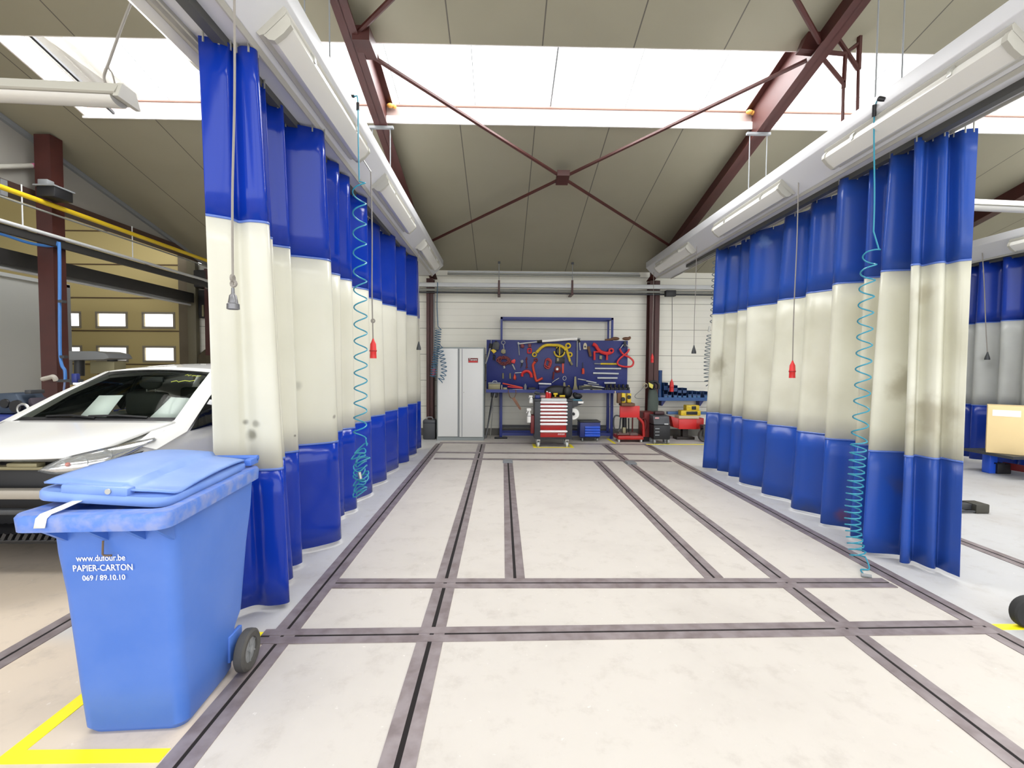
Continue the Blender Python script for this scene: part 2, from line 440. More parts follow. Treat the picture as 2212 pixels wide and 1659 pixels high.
# gable above the opening to the next hall, on a brown lintel
gy = MB().prism([(-4.5,3.86),(10.4,3.86),(10.4,3.70+SLOPE*0),(10.4,ceil_z(10.4)+.1),(-4.5,ceil_z(-4.5)+.1)][:2]+[(10.4,ceil_z(10.4)+.2),(-4.5,ceil_z(-4.5)+.1)], -6.55,-6.4,'yz')
struct('wall_left', gy, MT['greywall'])
struct('trim_7', MB().box(-6.58,-6.36,-4.5,10.4,3.76,3.90), mat('lintel_brown','4a342c',.6))
struct('trim_8', MB().prism([(-4.5,ceil_z(-4.5)-.07),(10.4,ceil_z(10.4)-.07),(10.4,ceil_z(10.4)-.005),(-4.5,ceil_z(-4.5)-.005)], -6.4,-6.35,'yz'), MT['grey'])
# the next hall on the left: back wall with a sectional door of yellow panels
DW = [onY(x,y,10.45) for x,y in ((112,677),(176,706),(212,677),(276,706),(312,678),(378,706))]
wx = [(DW[0].x,DW[1].x),(DW[2].x,DW[3].x),(DW[4].x,DW[5].x)]
pitch = wx[2][0]-wx[1][0]
wx = [(wx[1][0]-pitch*k_, wx[1][1]-pitch*k_) for k_ in (5,4,3,2,1)] + wx[1:]
DX0, DX1 = -13.5, onY(390,700,10.45).x
zr = [(onY(240,706,10.45).z, onY(240,677,10.45).z), (onY(240,779,10.45).z, onY(240,750,10.45).z)]
zr.append((zr[1][0]-.76, zr[1][1]-.76))
dm = MB()
zs = sorted([0, 5.3] + [v for r in zr for v in r])
for i in range(len(zs)-1):
    z0, z1 = zs[i], zs[i+1]
    if any(abs(z0-r[0]) < 1e-6 for r in zr):
        xs = [DX0] + [v for r in wx for v in r] + [DX1]
        for j in range(0, len(xs), 2): dm.box(xs[j], xs[j+1], 10.42, 10.47, z0, z1)
    else: dm.box(DX0, DX1, 10.42, 10.47, z0, z1)
door = struct('door_1', dm, MT['doory'])
for zz in [onY(300,y,10.42).z for y in (500,572,644,715,787)]:
    struct('door_seam', MB().box(DX0, DX1, 10.405,10.42, zz-.012, zz+.012), mat('door_seam_brown','54412a',.7), door)
for r in zr[:2]:
    for a,b in wx:
        f = MB(); cx, cz = (a+b)/2, (r[0]+r[1])/2
        for (p0,p1,q0,q1) in ((a-.03,b+.03,r[1]-.01,r[1]+.035),(a-.03,b+.03,r[0]-.035,r[0]+.01),(a-.03,a+.012,r[0],r[1]),(b-.012,b+.03,r[0],r[1])):
            f.box(p0,p1,10.405,10.425,q0,q1)
        fo = struct('window_frame', f, mat('door_window_frame','8c8474',.5) if 'door_window_frame' not in bpy.data.materials else bpy.data.materials['door_window_frame'], door)
        struct('window_pane', MB().box(a-.01,b+.01,10.44,10.45,r[0]-.01,r[1]+.01), MT['sheet'], fo)
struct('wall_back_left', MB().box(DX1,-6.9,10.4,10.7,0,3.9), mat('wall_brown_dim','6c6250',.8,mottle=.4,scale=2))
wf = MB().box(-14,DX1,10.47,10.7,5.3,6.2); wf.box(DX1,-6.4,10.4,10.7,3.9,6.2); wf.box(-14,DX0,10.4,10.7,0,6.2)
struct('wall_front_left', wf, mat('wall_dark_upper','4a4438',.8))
struct('wall_far_left', MB().box(-14.3,-14,-6,10.7,0,6.2), MT['greywall'])
struct('ceiling_left', MB().box(-14.3,-6.55,-6,10.7,6.2,6.4), MT['greywall'])

# ================================================================ ROOF STEEL
RX = [-1.52, 3.27, 8.1, -6.33]
RLAB = ['dark red steel rafter above the left curtain', 'dark red steel rafter above the right curtain', 'dark red steel rafter at the far right of the roof']
def ibeam(x, y0, y1, lo, hi, fl=.16, tf=.014, tw=.01):
    b = MB()
    for (a,c,d0,d1) in ((lo,lo+tf,-fl/2,fl/2),(hi-tf,hi,-fl/2,fl/2),(lo,hi,-tw/2,tw/2)):
        b.prism([(y0,ceil_z(y0)+a),(y1,ceil_z(y1)+a),(y1,ceil_z(y1)+c),(y0,ceil_z(y0)+c)], x+d0, x+d1, 'yz')
    return b
for x, lb in zip(RX[:3], RLAB):
    r = thing('roof_rafter', lb, 'rafter', (x, 10.2, 3.4), group=None)
    part(r, 'web', ibeam(x, -4.4, 10.3, -.25, .24), MT['redsteel'], True)
def hcol(x, y, z1, wd, dp):
    b = MB(); b.box(x-wd/2,x+wd/2,y-dp/2,y-dp/2+.014,0,z1).box(x-wd/2,x+wd/2,y+dp/2-.014,y+dp/2,0,z1).box(x-.006,x+.006,y-dp/2,y+dp/2,0,z1)
    return b.box(x-wd/2-.04,x+wd/2+.04,y-dp/2-.04,y+dp/2+.04,0,.02)
for x, lb, wd in ((-1.58,'dark red steel column on the back wall left of the cabinet',.15),(3.33,'dark red steel column on the back wall right of the tool board',.22)):
    solo('steel_column', hcol(x, 10.24, 3.45, wd, .22), MT['redsteel'], lb, 'column')
colx = onY(115,600,6.5).x
solo('steel_column', MB().box(colx-.115,colx+.095,6.41,6.59,0,ceil_z(6.59)-.0).box(colx-.16,colx+.14,6.37,6.63,0,.02), MT['redsteel'], 'tall dark red steel column behind the white car', 'column')
solo('steel_column', hcol(-6.30, 10.2, 3.6, .16, .2), MT['redsteel'], 'dark red steel column in the far corner beside the left curtain edge', 'column')

# diagonal roof bracing with a square node plate
def brace(name, label, pts, extra):
    b = thing(name, label, 'brace', pts[0]); return b
def roofpt(x, y): return Vector((x, y, ceil_z(y)-.20))
node = roofpt(.87, 6.9)
br = thing('roof_bracing', 'crossed red steel roof braces meeting at a square plate', 'bracing', node)
for q in ((-1.45,4.95),(3.2,4.95),(-1.45,8.85),(3.2,8.85)):
    e = roofpt(*q); d = (e-node).normalized()
    part(br, 'brace_bar', MB().tube([node+d*.1, e], .025, 6), MT['redsteel'], True)
part(br, 'node_plate', MB().prism([(node.y-.11,ceil_z(node.y-.11)-.24),(node.y+.11,ceil_z(node.y+.11)-.24),(node.y+.11,ceil_z(node.y+.11)-.16),(node.y-.11,ceil_z(node.y-.11)-.16)], node.x-.09, node.x+.09, 'yz'), MT['redsteel'], True)
n2 = roofpt(.87, 2.9)
b2 = thing('roof_bracing', 'red steel roof braces running up out of the picture at the top', 'bracing', n2)
for q in ((-1.45,4.75),(3.2,4.75)):
    part(b2, 'brace_bar', MB().tube([n2, roofpt(*q)], .025, 6), MT['redsteel'], True)
g1 = MB().box(-1.50,-1.33,4.72,5.02,ceil_z(4.87)-.26,ceil_z(4.87)-.12)
solo('gusset_plate', g1, MT['redsteel'], 'dark red gusset plate on the left rafter', 'plate')
# bracket hanging from the right rafter beside the roof light
Yb = 4.9
def bp(px,py): return onY(px,py,Yb)
bk = thing('steel_bracket', 'triangulated dark red steel bracket hanging from the right rafter', 'bracket', bp(1760,90))
part(bk, 'gusset_plate', MB().prism([(bp(a,b).x,bp(a,b).z) for a,b in ((1745,62),(1806,66),(1790,118),(1724,112))], Yb-.05, Yb+.05, 'xz'), MT['redsteel'], True)
for a,b,r in (((1790,68),(1860,75),.027),((1730,108),(1826,117),.024),((1857,75),(1854,150),.027),((1826,117),(1822,190),.022),((1806,78),(1854,150),.024),((1826,116),(1857,92),.02),((1774,122),(1822,180),.022)):
    part(bk, 'strut', MB().tube([bp(*a),bp(*b)], r, 6), MT['redsteel'], True)
for a,b in (((1854,150),(1852,246)),((1822,180),(1820,262))):
    part(bk, 'hanger_rod', MB().tube([bp(*a),bp(*b)], .016, 6), MT['redsteel'], True)

# ================================================================ LIGHT BEAMS AND LAMPS
BX = {'left':-1.56, 'right':3.25, 'far':8.06}
BTOP, BCR, BBOT, HT, HB = 3.66, 3.55, 3.36, .37, .17
def beam(x, label, y0, y1):
    b = thing('service_beam', label, 'beam', (x, y1, BBOT))
    prof = [(-HT,BTOP),(-HT,BCR),(-HB,BBOT),(HB,BBOT),(HT,BCR),(HT,BTOP)]
    part(b, 'casing', MB().prism([(x+a,z) for a,z in prof], y0, y1, 'xz', .006), MT['beam'], True)
    part(b, 'curtain_track', MB().box(x-.03,x+.03,y0,y1-1.2,BBOT-.05,BBOT), MT['track'], True)
    for s in (-1,1):
        part(b, 'edge_lip', MB().prism([(x+s*HB,BBOT-.002),(x+s*(HB-.02),BBOT-.022),(x+s*(HB-.03),BBOT-.022),(x+s*(HB-.03),BBOT)], y0, y1, 'xz'), MT['lampbody'], True)
    return b
beam(BX['left'], 'long white service beam over the left curtain', -.6, 9.35)
beam(BX['right'], 'long white service beam over the right curtain', -.6, 9.35)
beam(BX['far'], 'white service beam over the far right curtain', -.6, 9.35)
def lamp(x, side, yc, label):
    """tube lamp on the sloping face; side +1 faces right, -1 faces left"""
    dx, dz = HT-HB, BCR-BBOT; L = math.hypot(dx,dz)
    t = Vector((side*dx/L, 0, dz/L)); n = Vector((side*dz/L, 0, -dx/L))     # up the slope, outward
    mid = Vector((x+side*(HT+HB)/2, yc, (BCR+BBOT)/2))
    o = thing('tube_lamp', label, 'lamp', mid); hl = .77
    def strip(poly, a, b):
        return MB().loft([[mid+t*u+n*v+Vector((0,y,0)) for u,v in poly] for y in (a,b)])
    part(o, 'housing', strip([(-.105,.0),(-.105,.022),(-.075,.04),(.075,.04),(.105,.022),(.105,.0)], -hl, hl), MT['lampbody'], True)
    arc = [(.08,.038),(.076,.07),(.058,.092),(.0,.098),(-.058,.092),(-.076,.07),(-.08,.038)]
    part(o, 'diffuser', strip(arc, -hl+.03, hl-.03), MT['diffuser'], True)
    for s in (-1,1):
        part(o, 'end_cap', strip([(u*1.08, .034+(v-.034)*1.1) for u,v in arc], s*hl-.035*(s>0)-.0, s*hl+.035*(s<0)), MT['lampbody'], True)
        part(o, 'clip', strip([(.076,.03),(.095,.03),(.093,.06),(.07,.088)], s*.42-.015, s*.42+.015), MT['steel'], True)
    return o
for nm, side, nb in (('left',1,'left'),('right',-1,'right')):
    for yc, wh in ((3.42,'nearest'),(5.62,'middle'),(8.05,'farthest')):
        lamp(BX[nm], side, yc, f'{wh} tube lamp on the {nb} service beam facing the bay')
lamp(BX['left'], -1, 2.2, 'tube lamp on the outer face of the left service beam')
lamp(BX['far'], -1, 6.2, 'tube lamp on the far right service beam')

def hanger(label, x, y, w_, zt):
    h = thing('beam_hanger', label, 'hanger', (x,y,BTOP))
    if zt is None:
        zt = ceil_z(y)-.25
        part(h, 'cross_plate', MB().box(x-w_-.04,x+w_+.04,y-.02,y+.02,zt-.03,zt), MT['grey'], True)
    for s in (-1,1):
        part(h, 'rod', MB().tube([(x+s*w_,y,BTOP-.002),(x+s*w_,y,zt-.005)], .0065, 6), MT['grey'], True)
hanger('thin rods and plate holding the left beam below the roof light', -1.52, 5.9, .11, None)
hanger('thin rods and plate holding the right beam below the roof light', 3.22, 5.9, .11, None)
hanger('pair of thin rods from the ceiling to the left beam', -1.52, 3.9, .10, ceil_z(3.9))
hanger('pair of thin rods from the ceiling to the right beam', 3.22, 3.9, .11, ceil_z(3.9))

for x, lb in ((RX[0]+.06,'left'),(RX[1]-.06,'right')):
    f_ = MB().sphere((x,SKY1-.06,ceil_z(SKY1)+.185),.035,1.3,.9,.8).sphere((x+.05,SKY1-.05,ceil_z(SKY1)+.18),.028)
    solo('foam_lump', f_, MT['foam'], f'lump of yellow foam where the {lb} rafter meets the roof light kerb', 'foam')
# batten lamp hanging on chains at the top left, another far right
def batten(label, x0, x1, y, z, drop, tilt=0.0):
    o = thing('hanging_batten_lamp', label, 'lamp', ((x0+x1)/2, y, z))
    L = x1-x0
    def strip(poly, a, b): return MB().loft([[(x, y+u, z+v+tilt*(x-x1)) for u,v in poly] for x in (a,b)])
    part(o, 'housing', strip([(-.10,.0),(-.06,.075),(.06,.075),(.10,.0),(.09,-.008),(-.09,-.008)], x0, x1), MT['lampbody'], True)
    part(o, 'diffuser', strip([(.075*_c(-a), -.01-.04*_s(a)) for a in [PI*i/8 for i in range(9)]], x0+.05, x1-.05), MT['diffuser'], True)
    part(o, 'end_cap', strip([(-.102,-.03),(-.06,.078),(.06,.078),(.102,-.03)], x1-.01, x1+.025), MT['lampbody'], True)
    return o
lx, lz = onY(272,215,3.4).x, onY(272,215,3.4).z
hb = batten('white batten lamp hanging on a chain at the upper left', lx-1.55, lx, 3.4, lz, 0, -.03)
c0 = onY(232,188,3.4)
pts = [c0, onY(225,165,3.4), onY(237,130,3.4), onY(262,60,3.45), onY(287,-5,3.5), onY(300,-40,3.5)]
part(hb, 'chain', MB().tube(catmull(pts), .009, 6), MT['cable'], True)
part(hb, 'cord', MB().tube(catmull([onY(250,190,3.4), onY(243,160,3.4), onY(234,140,3.4), onY(250,90,3.45), onY(270,40,3.5)]), .006, 6), MT['cable'], True)
rx = onY(2096,447,6.0)
batten('white batten lamp hanging beyond the right curtain', rx.x-.3, rx.x+1.25, 6.0, rx.z-.03, 0, -.03)

# ================================================================ FLOOR RAILS AND TAPE
def rail(label, p, q, z=.004, wd=.062, gap=.018, group=None):
    p, q = Vector(p), Vector(q); d = (q-p).normalized(); n = Vector((-d.y, d.x, 0))
    r = thing('floor_rail', label, 'floor rail', ((p+q)/2)[:], group=group)
    for s in (-1,1):
        a, b = n*s*gap/2, n*s*(gap/2+wd)
        ring = lambda e: [e+a, e+b, e+b+Vector((0,0,z)), e+a+Vector((0,0,z))]
        part(r, 'flange', MB().loft([ring(p), ring(q)]), MT['rail'], True)
    a = n*gap/2
    part(r, 'slot', MB().loft([[e-a, e+a, e+a+Vector((0,0,z*.5)), e-a+Vector((0,0,z*.5))] for e in (p,q)]), MT['slot'], True)
    return r
V3 = lambda x,y: Vector((x,y,0))
rail('lengthwise steel floor rail nearest the left curtain', V3(-1.25,.9), V3(-1.25,9.25))
rail('lengthwise steel floor rail second from the left curtain, running to the cabinet', V3(-.40,.9), V3(-.40,9.2), gap=.024)
rail('short lengthwise floor rail left of the bay centre, leading to the tool cart', V3(.10,3.33), V3(.10,7.52), gap=.022)
rail('short lengthwise floor rail right of the bay centre', V3(1.57,3.33), V3(1.57,7.52))
rail('lengthwise steel floor rail second from the right curtain', V3(2.06,.9), V3(2.06,9.15))
rail('lengthwise steel floor rail nearest the right curtain', V3(2.91,.9), V3(2.91,9.15))
rail('nearest crosswise floor rail, beside the bin wheel', onZ(562,1376.5), onZ(2132,1355), .006)
rail('second crosswise floor rail in front of the camera', onZ(724,1261), onZ(1922,1260), .006)
rail('crosswise floor rail at the end of the two short rails', onZ(938,991), onZ(1450,996.5), .006, .05)
rail('crosswise floor rail between the tool cart and the short rails', onZ(942,977.5), onZ(1428,982), .006, .05)
rail('farthest crosswise floor rail, along the cabinet foot', onZ(950,956.5), onZ(1396,960.5), .006, .04)
rail('floor rail in the left bay running under the white car', V3(-2.61,1.0), V3(-2.61,9.0))
rail('floor rail in the right bay beyond the right curtain', V3(4.15,1.5), V3(4.15,9.0))
for (px,py),lb in (((1097,998),'left'),((1362,1001),'right')):
    q = onZ(px,py); m_ = MB()
    for i in range(3): m_.box(q.x-.07,q.x+.07,q.y-.09+i*.06,q.y-.09+i*.06+.045,.006,.03)
    m_.box(q.x-.08,q.x+.08,q.y-.10,q.y+.09,.004,.010)
    solo('rail_clamp', m_, MT['grey'], f'small ribbed steel clamp plate on the {lb} floor rail', 'clamp')

def tape(label, strips):
    m_ = MB()
    for x0,x1,y0,y1 in strips: m_.box(x0,x1,y0,y1,0,.0025)
    return solo('floor_tape', m_, MT['tape'], label, 'tape')
tape('yellow floor tape rectangle round the blue bin', [(-1.97,-1.33,1.775,1.84),(-1.97,-1.90,1.84,2.62),(-1.97,-1.32,2.60,2.66)])
a, b = onZ(1152,966), onZ(1240,967)
tape('yellow tape rectangle under the red tool cart', [(a.x,b.x,a.y-.06,a.y),(a.x,a.x+.06,a.y,a.y+.5),(b.x-.06,b.x,a.y,a.y+.5)])
a, b = onZ(1326,959), onZ(1528,961)
tape('yellow tape rectangle under the red machines by the back wall', [(a.x,b.x,a.y-.07,a.y),(a.x,a.x+.06,a.y,a.y+.7)])
tape('yellow tape by the wheel at the right picture edge', [(2.96,4.1,2.64,2.70)])

# ================================================================ CURTAINS
def curtain(label, ctrl, zz, mats, hooks=True):
    zb, z1, z2, zt = zz
    T = catmull([(a,b,0) for a,b,_,_ in ctrl], 7); B = catmull([(a,b,0) for _,_,a,b in ctrl], 7)
    o = thing('strip_curtain', label, 'curtain', (sum(p[2] for p in ctrl)/len(ctrl), sum(p[3] for p in ctrl)/len(ctrl), 0))
    n = len(T); rnd = random.Random(len(ctrl))
    wob = [rnd.uniform(-.004,.004) for _ in range(n)]
    def pt(i, z):
        t = (z-zb)/(zt-zb); p = B[i].lerp(T[i], t)
        sag = .012*_s(i*.16+1.3)*_s(PI*t) + wob[i]*_s(PI*t)*.2
        return Vector((p.x+sag, p.y, z))
    def band(a, b, k): return MB().grid([[pt(i, a+(b-a)*j/k) for i in range(n)] for j in range(k+1)])
    part(o, 'upper_band', band(z2, zt, 5), mats[0], True, 'blue upper band', .003, 60)
    part(o, 'middle_band', band(z1, z2, 7), mats[1], True, 'milky see-through middle band', .003, 60)
    part(o, 'lower_band', band(zb, z1, 5), mats[2], True, 'blue lower band', .003, 60)
    for z in (z1, z2): part(o, 'seam', band(z-.007, z+.007, 1), MT['seam'], True, None, .007, 60)
    if hooks:
        for i in range(3, n, 7):
            p = pt(i, zt)
            part(o, 'hook', MB().tube([p+Vector((0,0,-.03)), p+Vector((0,0,.02)), Vector((p.x, p.y, zt+.045))], .006, 6), MT['steel'], True)
    return o
LC = [(-1.66,2.615,-1.68,2.72),(-1.595,2.63,-1.645,2.80),(-1.532,2.66,-1.60,2.865),(-1.525,2.715,-1.545,2.905),(-1.465,2.69,-1.45,2.895),(-1.405,2.72,-1.358,2.935),(-1.45,2.80,-1.42,3.02),
 (-1.65,2.95,-1.58,3.14),(-1.54,3.03,-1.50,3.24),(-1.53,3.06,-1.50,3.31),(-1.66,3.17,-1.62,3.42),(-1.58,3.25,-1.55,3.5),(-1.52,3.29,-1.54,3.56),(-1.60,3.38,-1.62,3.64),(-1.66,3.48,-1.70,3.74),
 (-1.50,3.55,-1.54,3.86),(-1.38,3.62,-1.41,4.0),(-1.43,3.76,-1.46,4.15),(-1.62,4.0,-1.66,4.45),(-1.46,4.2,-1.60,4.68),(-1.57,4.34,-1.63,4.76),(-1.46,4.48,-1.545,4.9),(-1.54,4.62,-1.60,5.05),
 (-1.62,4.8,-1.66,5.2),(-1.46,5.02,-1.555,5.5),(-1.53,5.2,-1.60,5.66),(-1.67,5.5,-1.67,5.84),(-1.56,5.95,-1.54,6.17),(-1.68,6.12,-1.66,6.4),(-1.49,6.5,-1.55,6.92),(-1.66,6.75,-1.66,7.08),
 (-1.47,7.1,-1.48,7.36),(-1.62,7.35,-1.62,7.66),(-1.41,7.7,-1.485,8.04),(-1.52,7.85,-1.6,8.3),(-1.44,8.0,-1.50,8.6)]
lcu = curtain('long blue and milky strip curtain on the left of the bay, behind the blue bin', LC, (.035,.91,2.385,3.335), (MT['vblue'],MT['vclear'],MT['vblue']))
RC = [(3.30,7.1,3.2,7.1),(3.20,6.95,3.07,6.96),(3.32,6.88,3.24,6.86),(3.35,6.80,3.20,6.74),(3.44,6.66,3.34,6.58),(3.35,6.50,3.2,6.42),(3.42,6.36,3.32,6.28),(3.28,6.14,3.18,6.08),(3.36,5.95,3.24,5.9),(3.46,5.7,3.36,5.72),
 (3.33,5.45,3.17,5.52),(3.44,5.22,3.34,5.22),(3.32,4.97,3.165,4.94),(3.37,4.86,3.24,4.8),(3.42,4.7,3.36,4.62),(3.25,4.5,3.2,4.5),(3.20,4.34,3.15,4.42),(3.40,4.25,3.33,4.28),(3.25,4.11,3.17,4.08),(3.36,4.04,3.3,3.95),
 (3.25,3.9,3.05,3.78),(3.23,3.82,3.02,3.72),(3.40,3.74,3.26,3.66),(3.20,3.61,3.14,3.53),(3.225,3.565,3.185,3.50),(3.30,3.60,3.26,3.55),(3.315,3.51,3.275,3.43),(3.345,3.485,3.30,3.405),(3.40,3.53,3.345,3.43),(3.415,3.45,3.345,3.345),(3.455,3.43,3.35,3.31),(3.51,3.42,3.355,3.265)]
rcu = curtain('wide blue and milky strip curtain on the right of the bay', RC, (.03,.87,2.36,3.335), (MT['vblue2'],MT['vclear2'],MT['vblue2']))
from mathutils.bvhtree import BVHTree
def on_sheet(cur, band, px, py):
    """where the sight line meets a band of a curtain"""
    o = [c for c in cur.children if c.name.startswith(band)][0]; loc = Vector(cur.location)
    t = BVHTree.FromPolygons([v.co+loc for v in o.data.vertices], [p.vertices[:] for p in o.data.polygons])
    h = t.ray_cast(_O, _ray(px,py).normalized())[0]
    return h if h is not None else loc
def mark(m, cur, band, items): spots(m, cur.location, [(on_sheet(cur,band,x,y), r, c, k) for x,y,r,c,k in items])
mark(MT['vclear'], lcu, 'middle_band', [(545,940,.055,'6a685c',.75),(530,912,.03,'5a584e',.7),(552,915,.035,'77756a',.6),(637,941,.014,'3a2c28',.85),(642,832,.05,'aeaea4',.7),(722,900,.024,'5a5248',.7)])
mark(MT['vblue2'], rcu, 'upper_band', [(1650,522,.13,'7fa2e2',.6)])
mark(MT['vblue2'], rcu, 'lower_band', [(1818,1115,.10,'80484a',.6),(1705,1085,.20,'3c4664',.6),(1950,1050,.14,'46507a',.6)])
mark(MT['vclear2'], rcu, 'middle_band', [(1558,790,.25,'98927a',.7),(1958,830,.2,'a29a80',.7),(2010,900,.25,'a8a088',.7),(1990,640,.14,'b0a88e',.6),(1870,840,.18,'b4b0a0',.6)])
FC = []
rf = random.Random(5)
for i in range(24):
    y = 8.3 - i*.17; x = 8.06 + (.09 if i % 2 else -.09)*rf.uniform(.6,1.2)
    FC.append((x, y, x-.02, y+rf.uniform(-.03,.03)))
curtain('dark blue and grey strip curtain seen past the right curtain', FC, (.04,.95,2.33,3.335), (MT['vblue3'],MT['vclear3'],MT['vblue3']))

# ================================================================ HOSES AND PENDANTS
def coil_hose(label, m, pts, R, turns, lead=None, tail=None, r=.0055, squash=1.0, tight=0.0):
    o = thing('coil_hose', label, 'hose', pts[-1])
    path = catmull(pts, 8); hx = helix(path, R, turns, 14, squash, 0.0, tight)
    line = (catmull(lead, 6) if lead else []) + hx + (catmull([hx[-1]]+list(tail), 6)[1:] if tail else [])
    part(o, 'hose', MB().tube(line, r, 6), m, True)
    return o, line
# right hose, hanging from the right beam to the floor
rt = onX(1885,345,2.93); rt = Vector((2.93, 3.62, rt.z))
bot = onZ(1842,1215); tip = onZ(1868,1247)
pl = [onY(1886,535,3.62), onY(1874,600,3.61), onY(1862,860,3.59), onY(1850,1020,3.58), onY(1842,1130,3.57), Vector((bot.x-.01,3.52,.07))]
rh, ln = coil_hose('cyan coiled air hose hanging from the right beam down to the floor', MT['hosecyan'], pl, lambda t: .048 + .006*t, 30, tight=lambda t: 12*t/.62 if t < .62 else 12 + 18*((t-.62)/.38)**1.15,
    lead=[onY(1925,225,3.50), onY(1905,213,3.55), onY(1893,222,3.6), onY(1888,262,3.62), onY(1889,420,3.62), onY(1887,500,3.62)],
    tail=[Vector((bot.x+.02,3.45,.012)), Vector(((bot.x+tip.x)/2,3.44,.010)), tip+Vector((0,0,.012))])
part(rh, 'fitting', MB().cyl(onY(1914,215,3.52), onY(1899,213,3.57), .018, n=10).cyl(onY(1889,226,3.6), onY(1888,252,3.62), .014, n=10), MT['black'], True)
part(rh, 'coupling', MB().cyl(tip+Vector((-.02,.01,.014)), tip+Vector((.035,-.02,.014)), .014, n=10), MT['grey'], True)
# left hose, with its lower turns hanging in a tangle
ly = 3.72
pl = [onY(776,395,ly), onY(777,520,ly), onY(779,700,ly), onY(779,860,ly), onY(777,950,ly)]
lh, ln = coil_hose('cyan coiled air hose hanging from the left beam with a tangle at its lower end', MT['hosecyan'], pl, .050, 15, tight=.25,
    lead=[onY(748,208,ly+.1), onY(766,208,ly+.05), onY(773,216,ly), onY(774,300,ly), onY(776,392,ly)])
part(lh, 'fitting', MB().cyl(onY(750,208,ly+.1), onY(764,208,ly+.05), .012, n=10).cyl(onY(773,222,ly), onY(773,238,ly), .012, n=10), MT['black'], True)
rt_ = random.Random(3); tang = [ln[-1]]
cx, cz0, cz1 = onY(779,1000,ly).x, onY(779,968,ly).z, onY(779,1078,ly).z
for i in range(150):
    t = i/149; a = 2*PI*i/13.0; rr = .05+.014*_s(i*.37); zc = cz0 + (cz1+.04-cz0)*t + .012*_s(i*.9)
    tang.append(Vector((cx+.012*_s(i*.21)+rr*_c(a), ly+rr*_s(a)*.55, zc+rr*_s(a+.8)*.55)))
part(lh, 'tangle', MB().tube(tang, .0055, 6), MT['hosecyan'], True)
part(lh, 'coupling', MB().cyl(onY(776,1020,ly-.07), onY(779,1034,ly-.07), .014, n=10), MT['steel'], True)
# far hoses
gh, gl = coil_hose('grey coiled hose hanging at the far end of the right curtain beside the bin shelf', MT['hosegrey'], [onY(1548,560,7.3), onY(1542,700,7.3)], .055, 11, lead=[onY(1548,505,7.3), onY(1548,530,7.3), onY(1548,555,7.3)], r=.007)
h2 = helix(catmull([onY(1537,722,7.3), onY(1531,770,7.3), onY(1531,822,7.3), onY(1541,838,7.3)],8), .065, 15, 14)
part(gh, 'slack_coil', MB().tube(catmull([gl[-1], gl[-1].lerp(h2[0],.5), h2[0]],4)[:-1]+h2, .007, 6), MT['hosegrey'], True)
part(gh, 'coupling', MB().cyl(onY(1533,705,7.25), onY(1531,716,7.25), .016, n=10), MT['steel'], True)
bh, bl_ = coil_hose('blue coiled hose bundle hanging between the left back column and the white cabinet', MT['hoseblue'], [onY(947,712,9.5), onY(944,750,9.5), onY(939,785,9.5), onY(935,815,9.5)], .06, 20, lead=[onY(945,610,9.98), onY(945,622,9.94), onY(944,660,9.7), onY(946,705,9.5)], r=.008)
h2 = helix(catmull([onY(950,752,9.42), onY(957,780,9.42), onY(959,805,9.42), onY(950,824,9.42)],8), .055, 9, 14)
part(bh, 'loose_coil', MB().tube([bl_[100]]+h2, .009, 6), MT['hoseblue'], True)

def pendant(label, px, py0, py1, y, kind, cable=.006, x0=None, top_at=None):
    a, b = onY(px if x0 is None else x0, py0, y), onY(px, py1, y)
    if top_at: a = Vector(top_at)
    cat = 'plug' if kind == 'red' else 'socket'
    o = thing('hanging_socket' if kind != 'red' else 'hanging_plug', label, cat, b)
    part(o, 'cable', MB().tube(catmull([a, a.lerp(b,.35)+Vector((.004,0,0)), a.lerp(b,.7)+Vector((-.004,0,0)), b], 5), cable, 6), MT['cable'], True)
    return o, b
o, b = pendant('grey connector socket hanging on a knotted cable before the left curtain', 503, -40, 622, 2.24, 'grey', .006, 506)
part(o, 'knot', MB().torus(b+Vector((0,0,.045)), .014, .007, 'x', 12, 6).torus(b+Vector((.004,0,.02)), .012, .007, 'y', 12, 6), MT['cable'], True)
part(o, 'connector', MB().lathe([(.007,.0),(.008,-.025),(.010,-.03),(.016,-.036),(.021,-.066),(.022,-.072),(.027,-.076),(.028,-.10),(.023,-.102),(.020,-.088)], b, n=20), mat('connector_steel','77777a',.35,.5), True)
part(o, 'socket_face', MB().lathe([(.021,-.092),(.001,-.092)], b, n=16), MT['black'], True)
def red_plug(o, b, k=1.0):
    part(o, 'plug_body', MB().lathe([(.006*k,.02*k),(.012*k,0),(.026*k,-.03*k),(.029*k,-.08*k),(.031*k,-.085*k),(.031*k,-.10*k),(.028*k,-.105*k),(.030*k,-.15*k),(.030*k,-.16*k),(.001,-.16*k)], b, n=16), MT['red'], True)
    part(o, 'grip_ring', MB().torus(b+Vector((0,0,-.092*k)), .031*k, .004*k, 'z', 18, 6), mat('red_dark','9a1f1f',.5) if 'red_dark' not in bpy.data.materials else bpy.data.materials['red_dark'], True)
o, b = pendant('red power plug hanging in front of the left curtain', 806, 372, 736, 4.25, 'red', .006, 801)
part(o, 'hook', MB().tube([Vector((-1.30,4.25,3.46)), onY(801,371,4.25)], .006, 6), MT['steel'], True)
red_plug(o, b); part(o, 'knot', MB().torus(b+Vector((0,0,.18)), .015, .007, 'y', 12, 6), MT['cable'], True)
o, b = pendant('red power plug hanging in front of the right curtain', 1712, 393, 783, 4.72, 'red', .006, 1725)
red_plug(o, b)
def small_socket(o, b, k=1.0): part(o, 'connector', MB().lathe([(.008*k,.03*k),(.014*k,.0),(.034*k,-.07*k),(.036*k,-.10*k),(.001,-.10*k)], b, n=14), MT['darkgrey'], True)
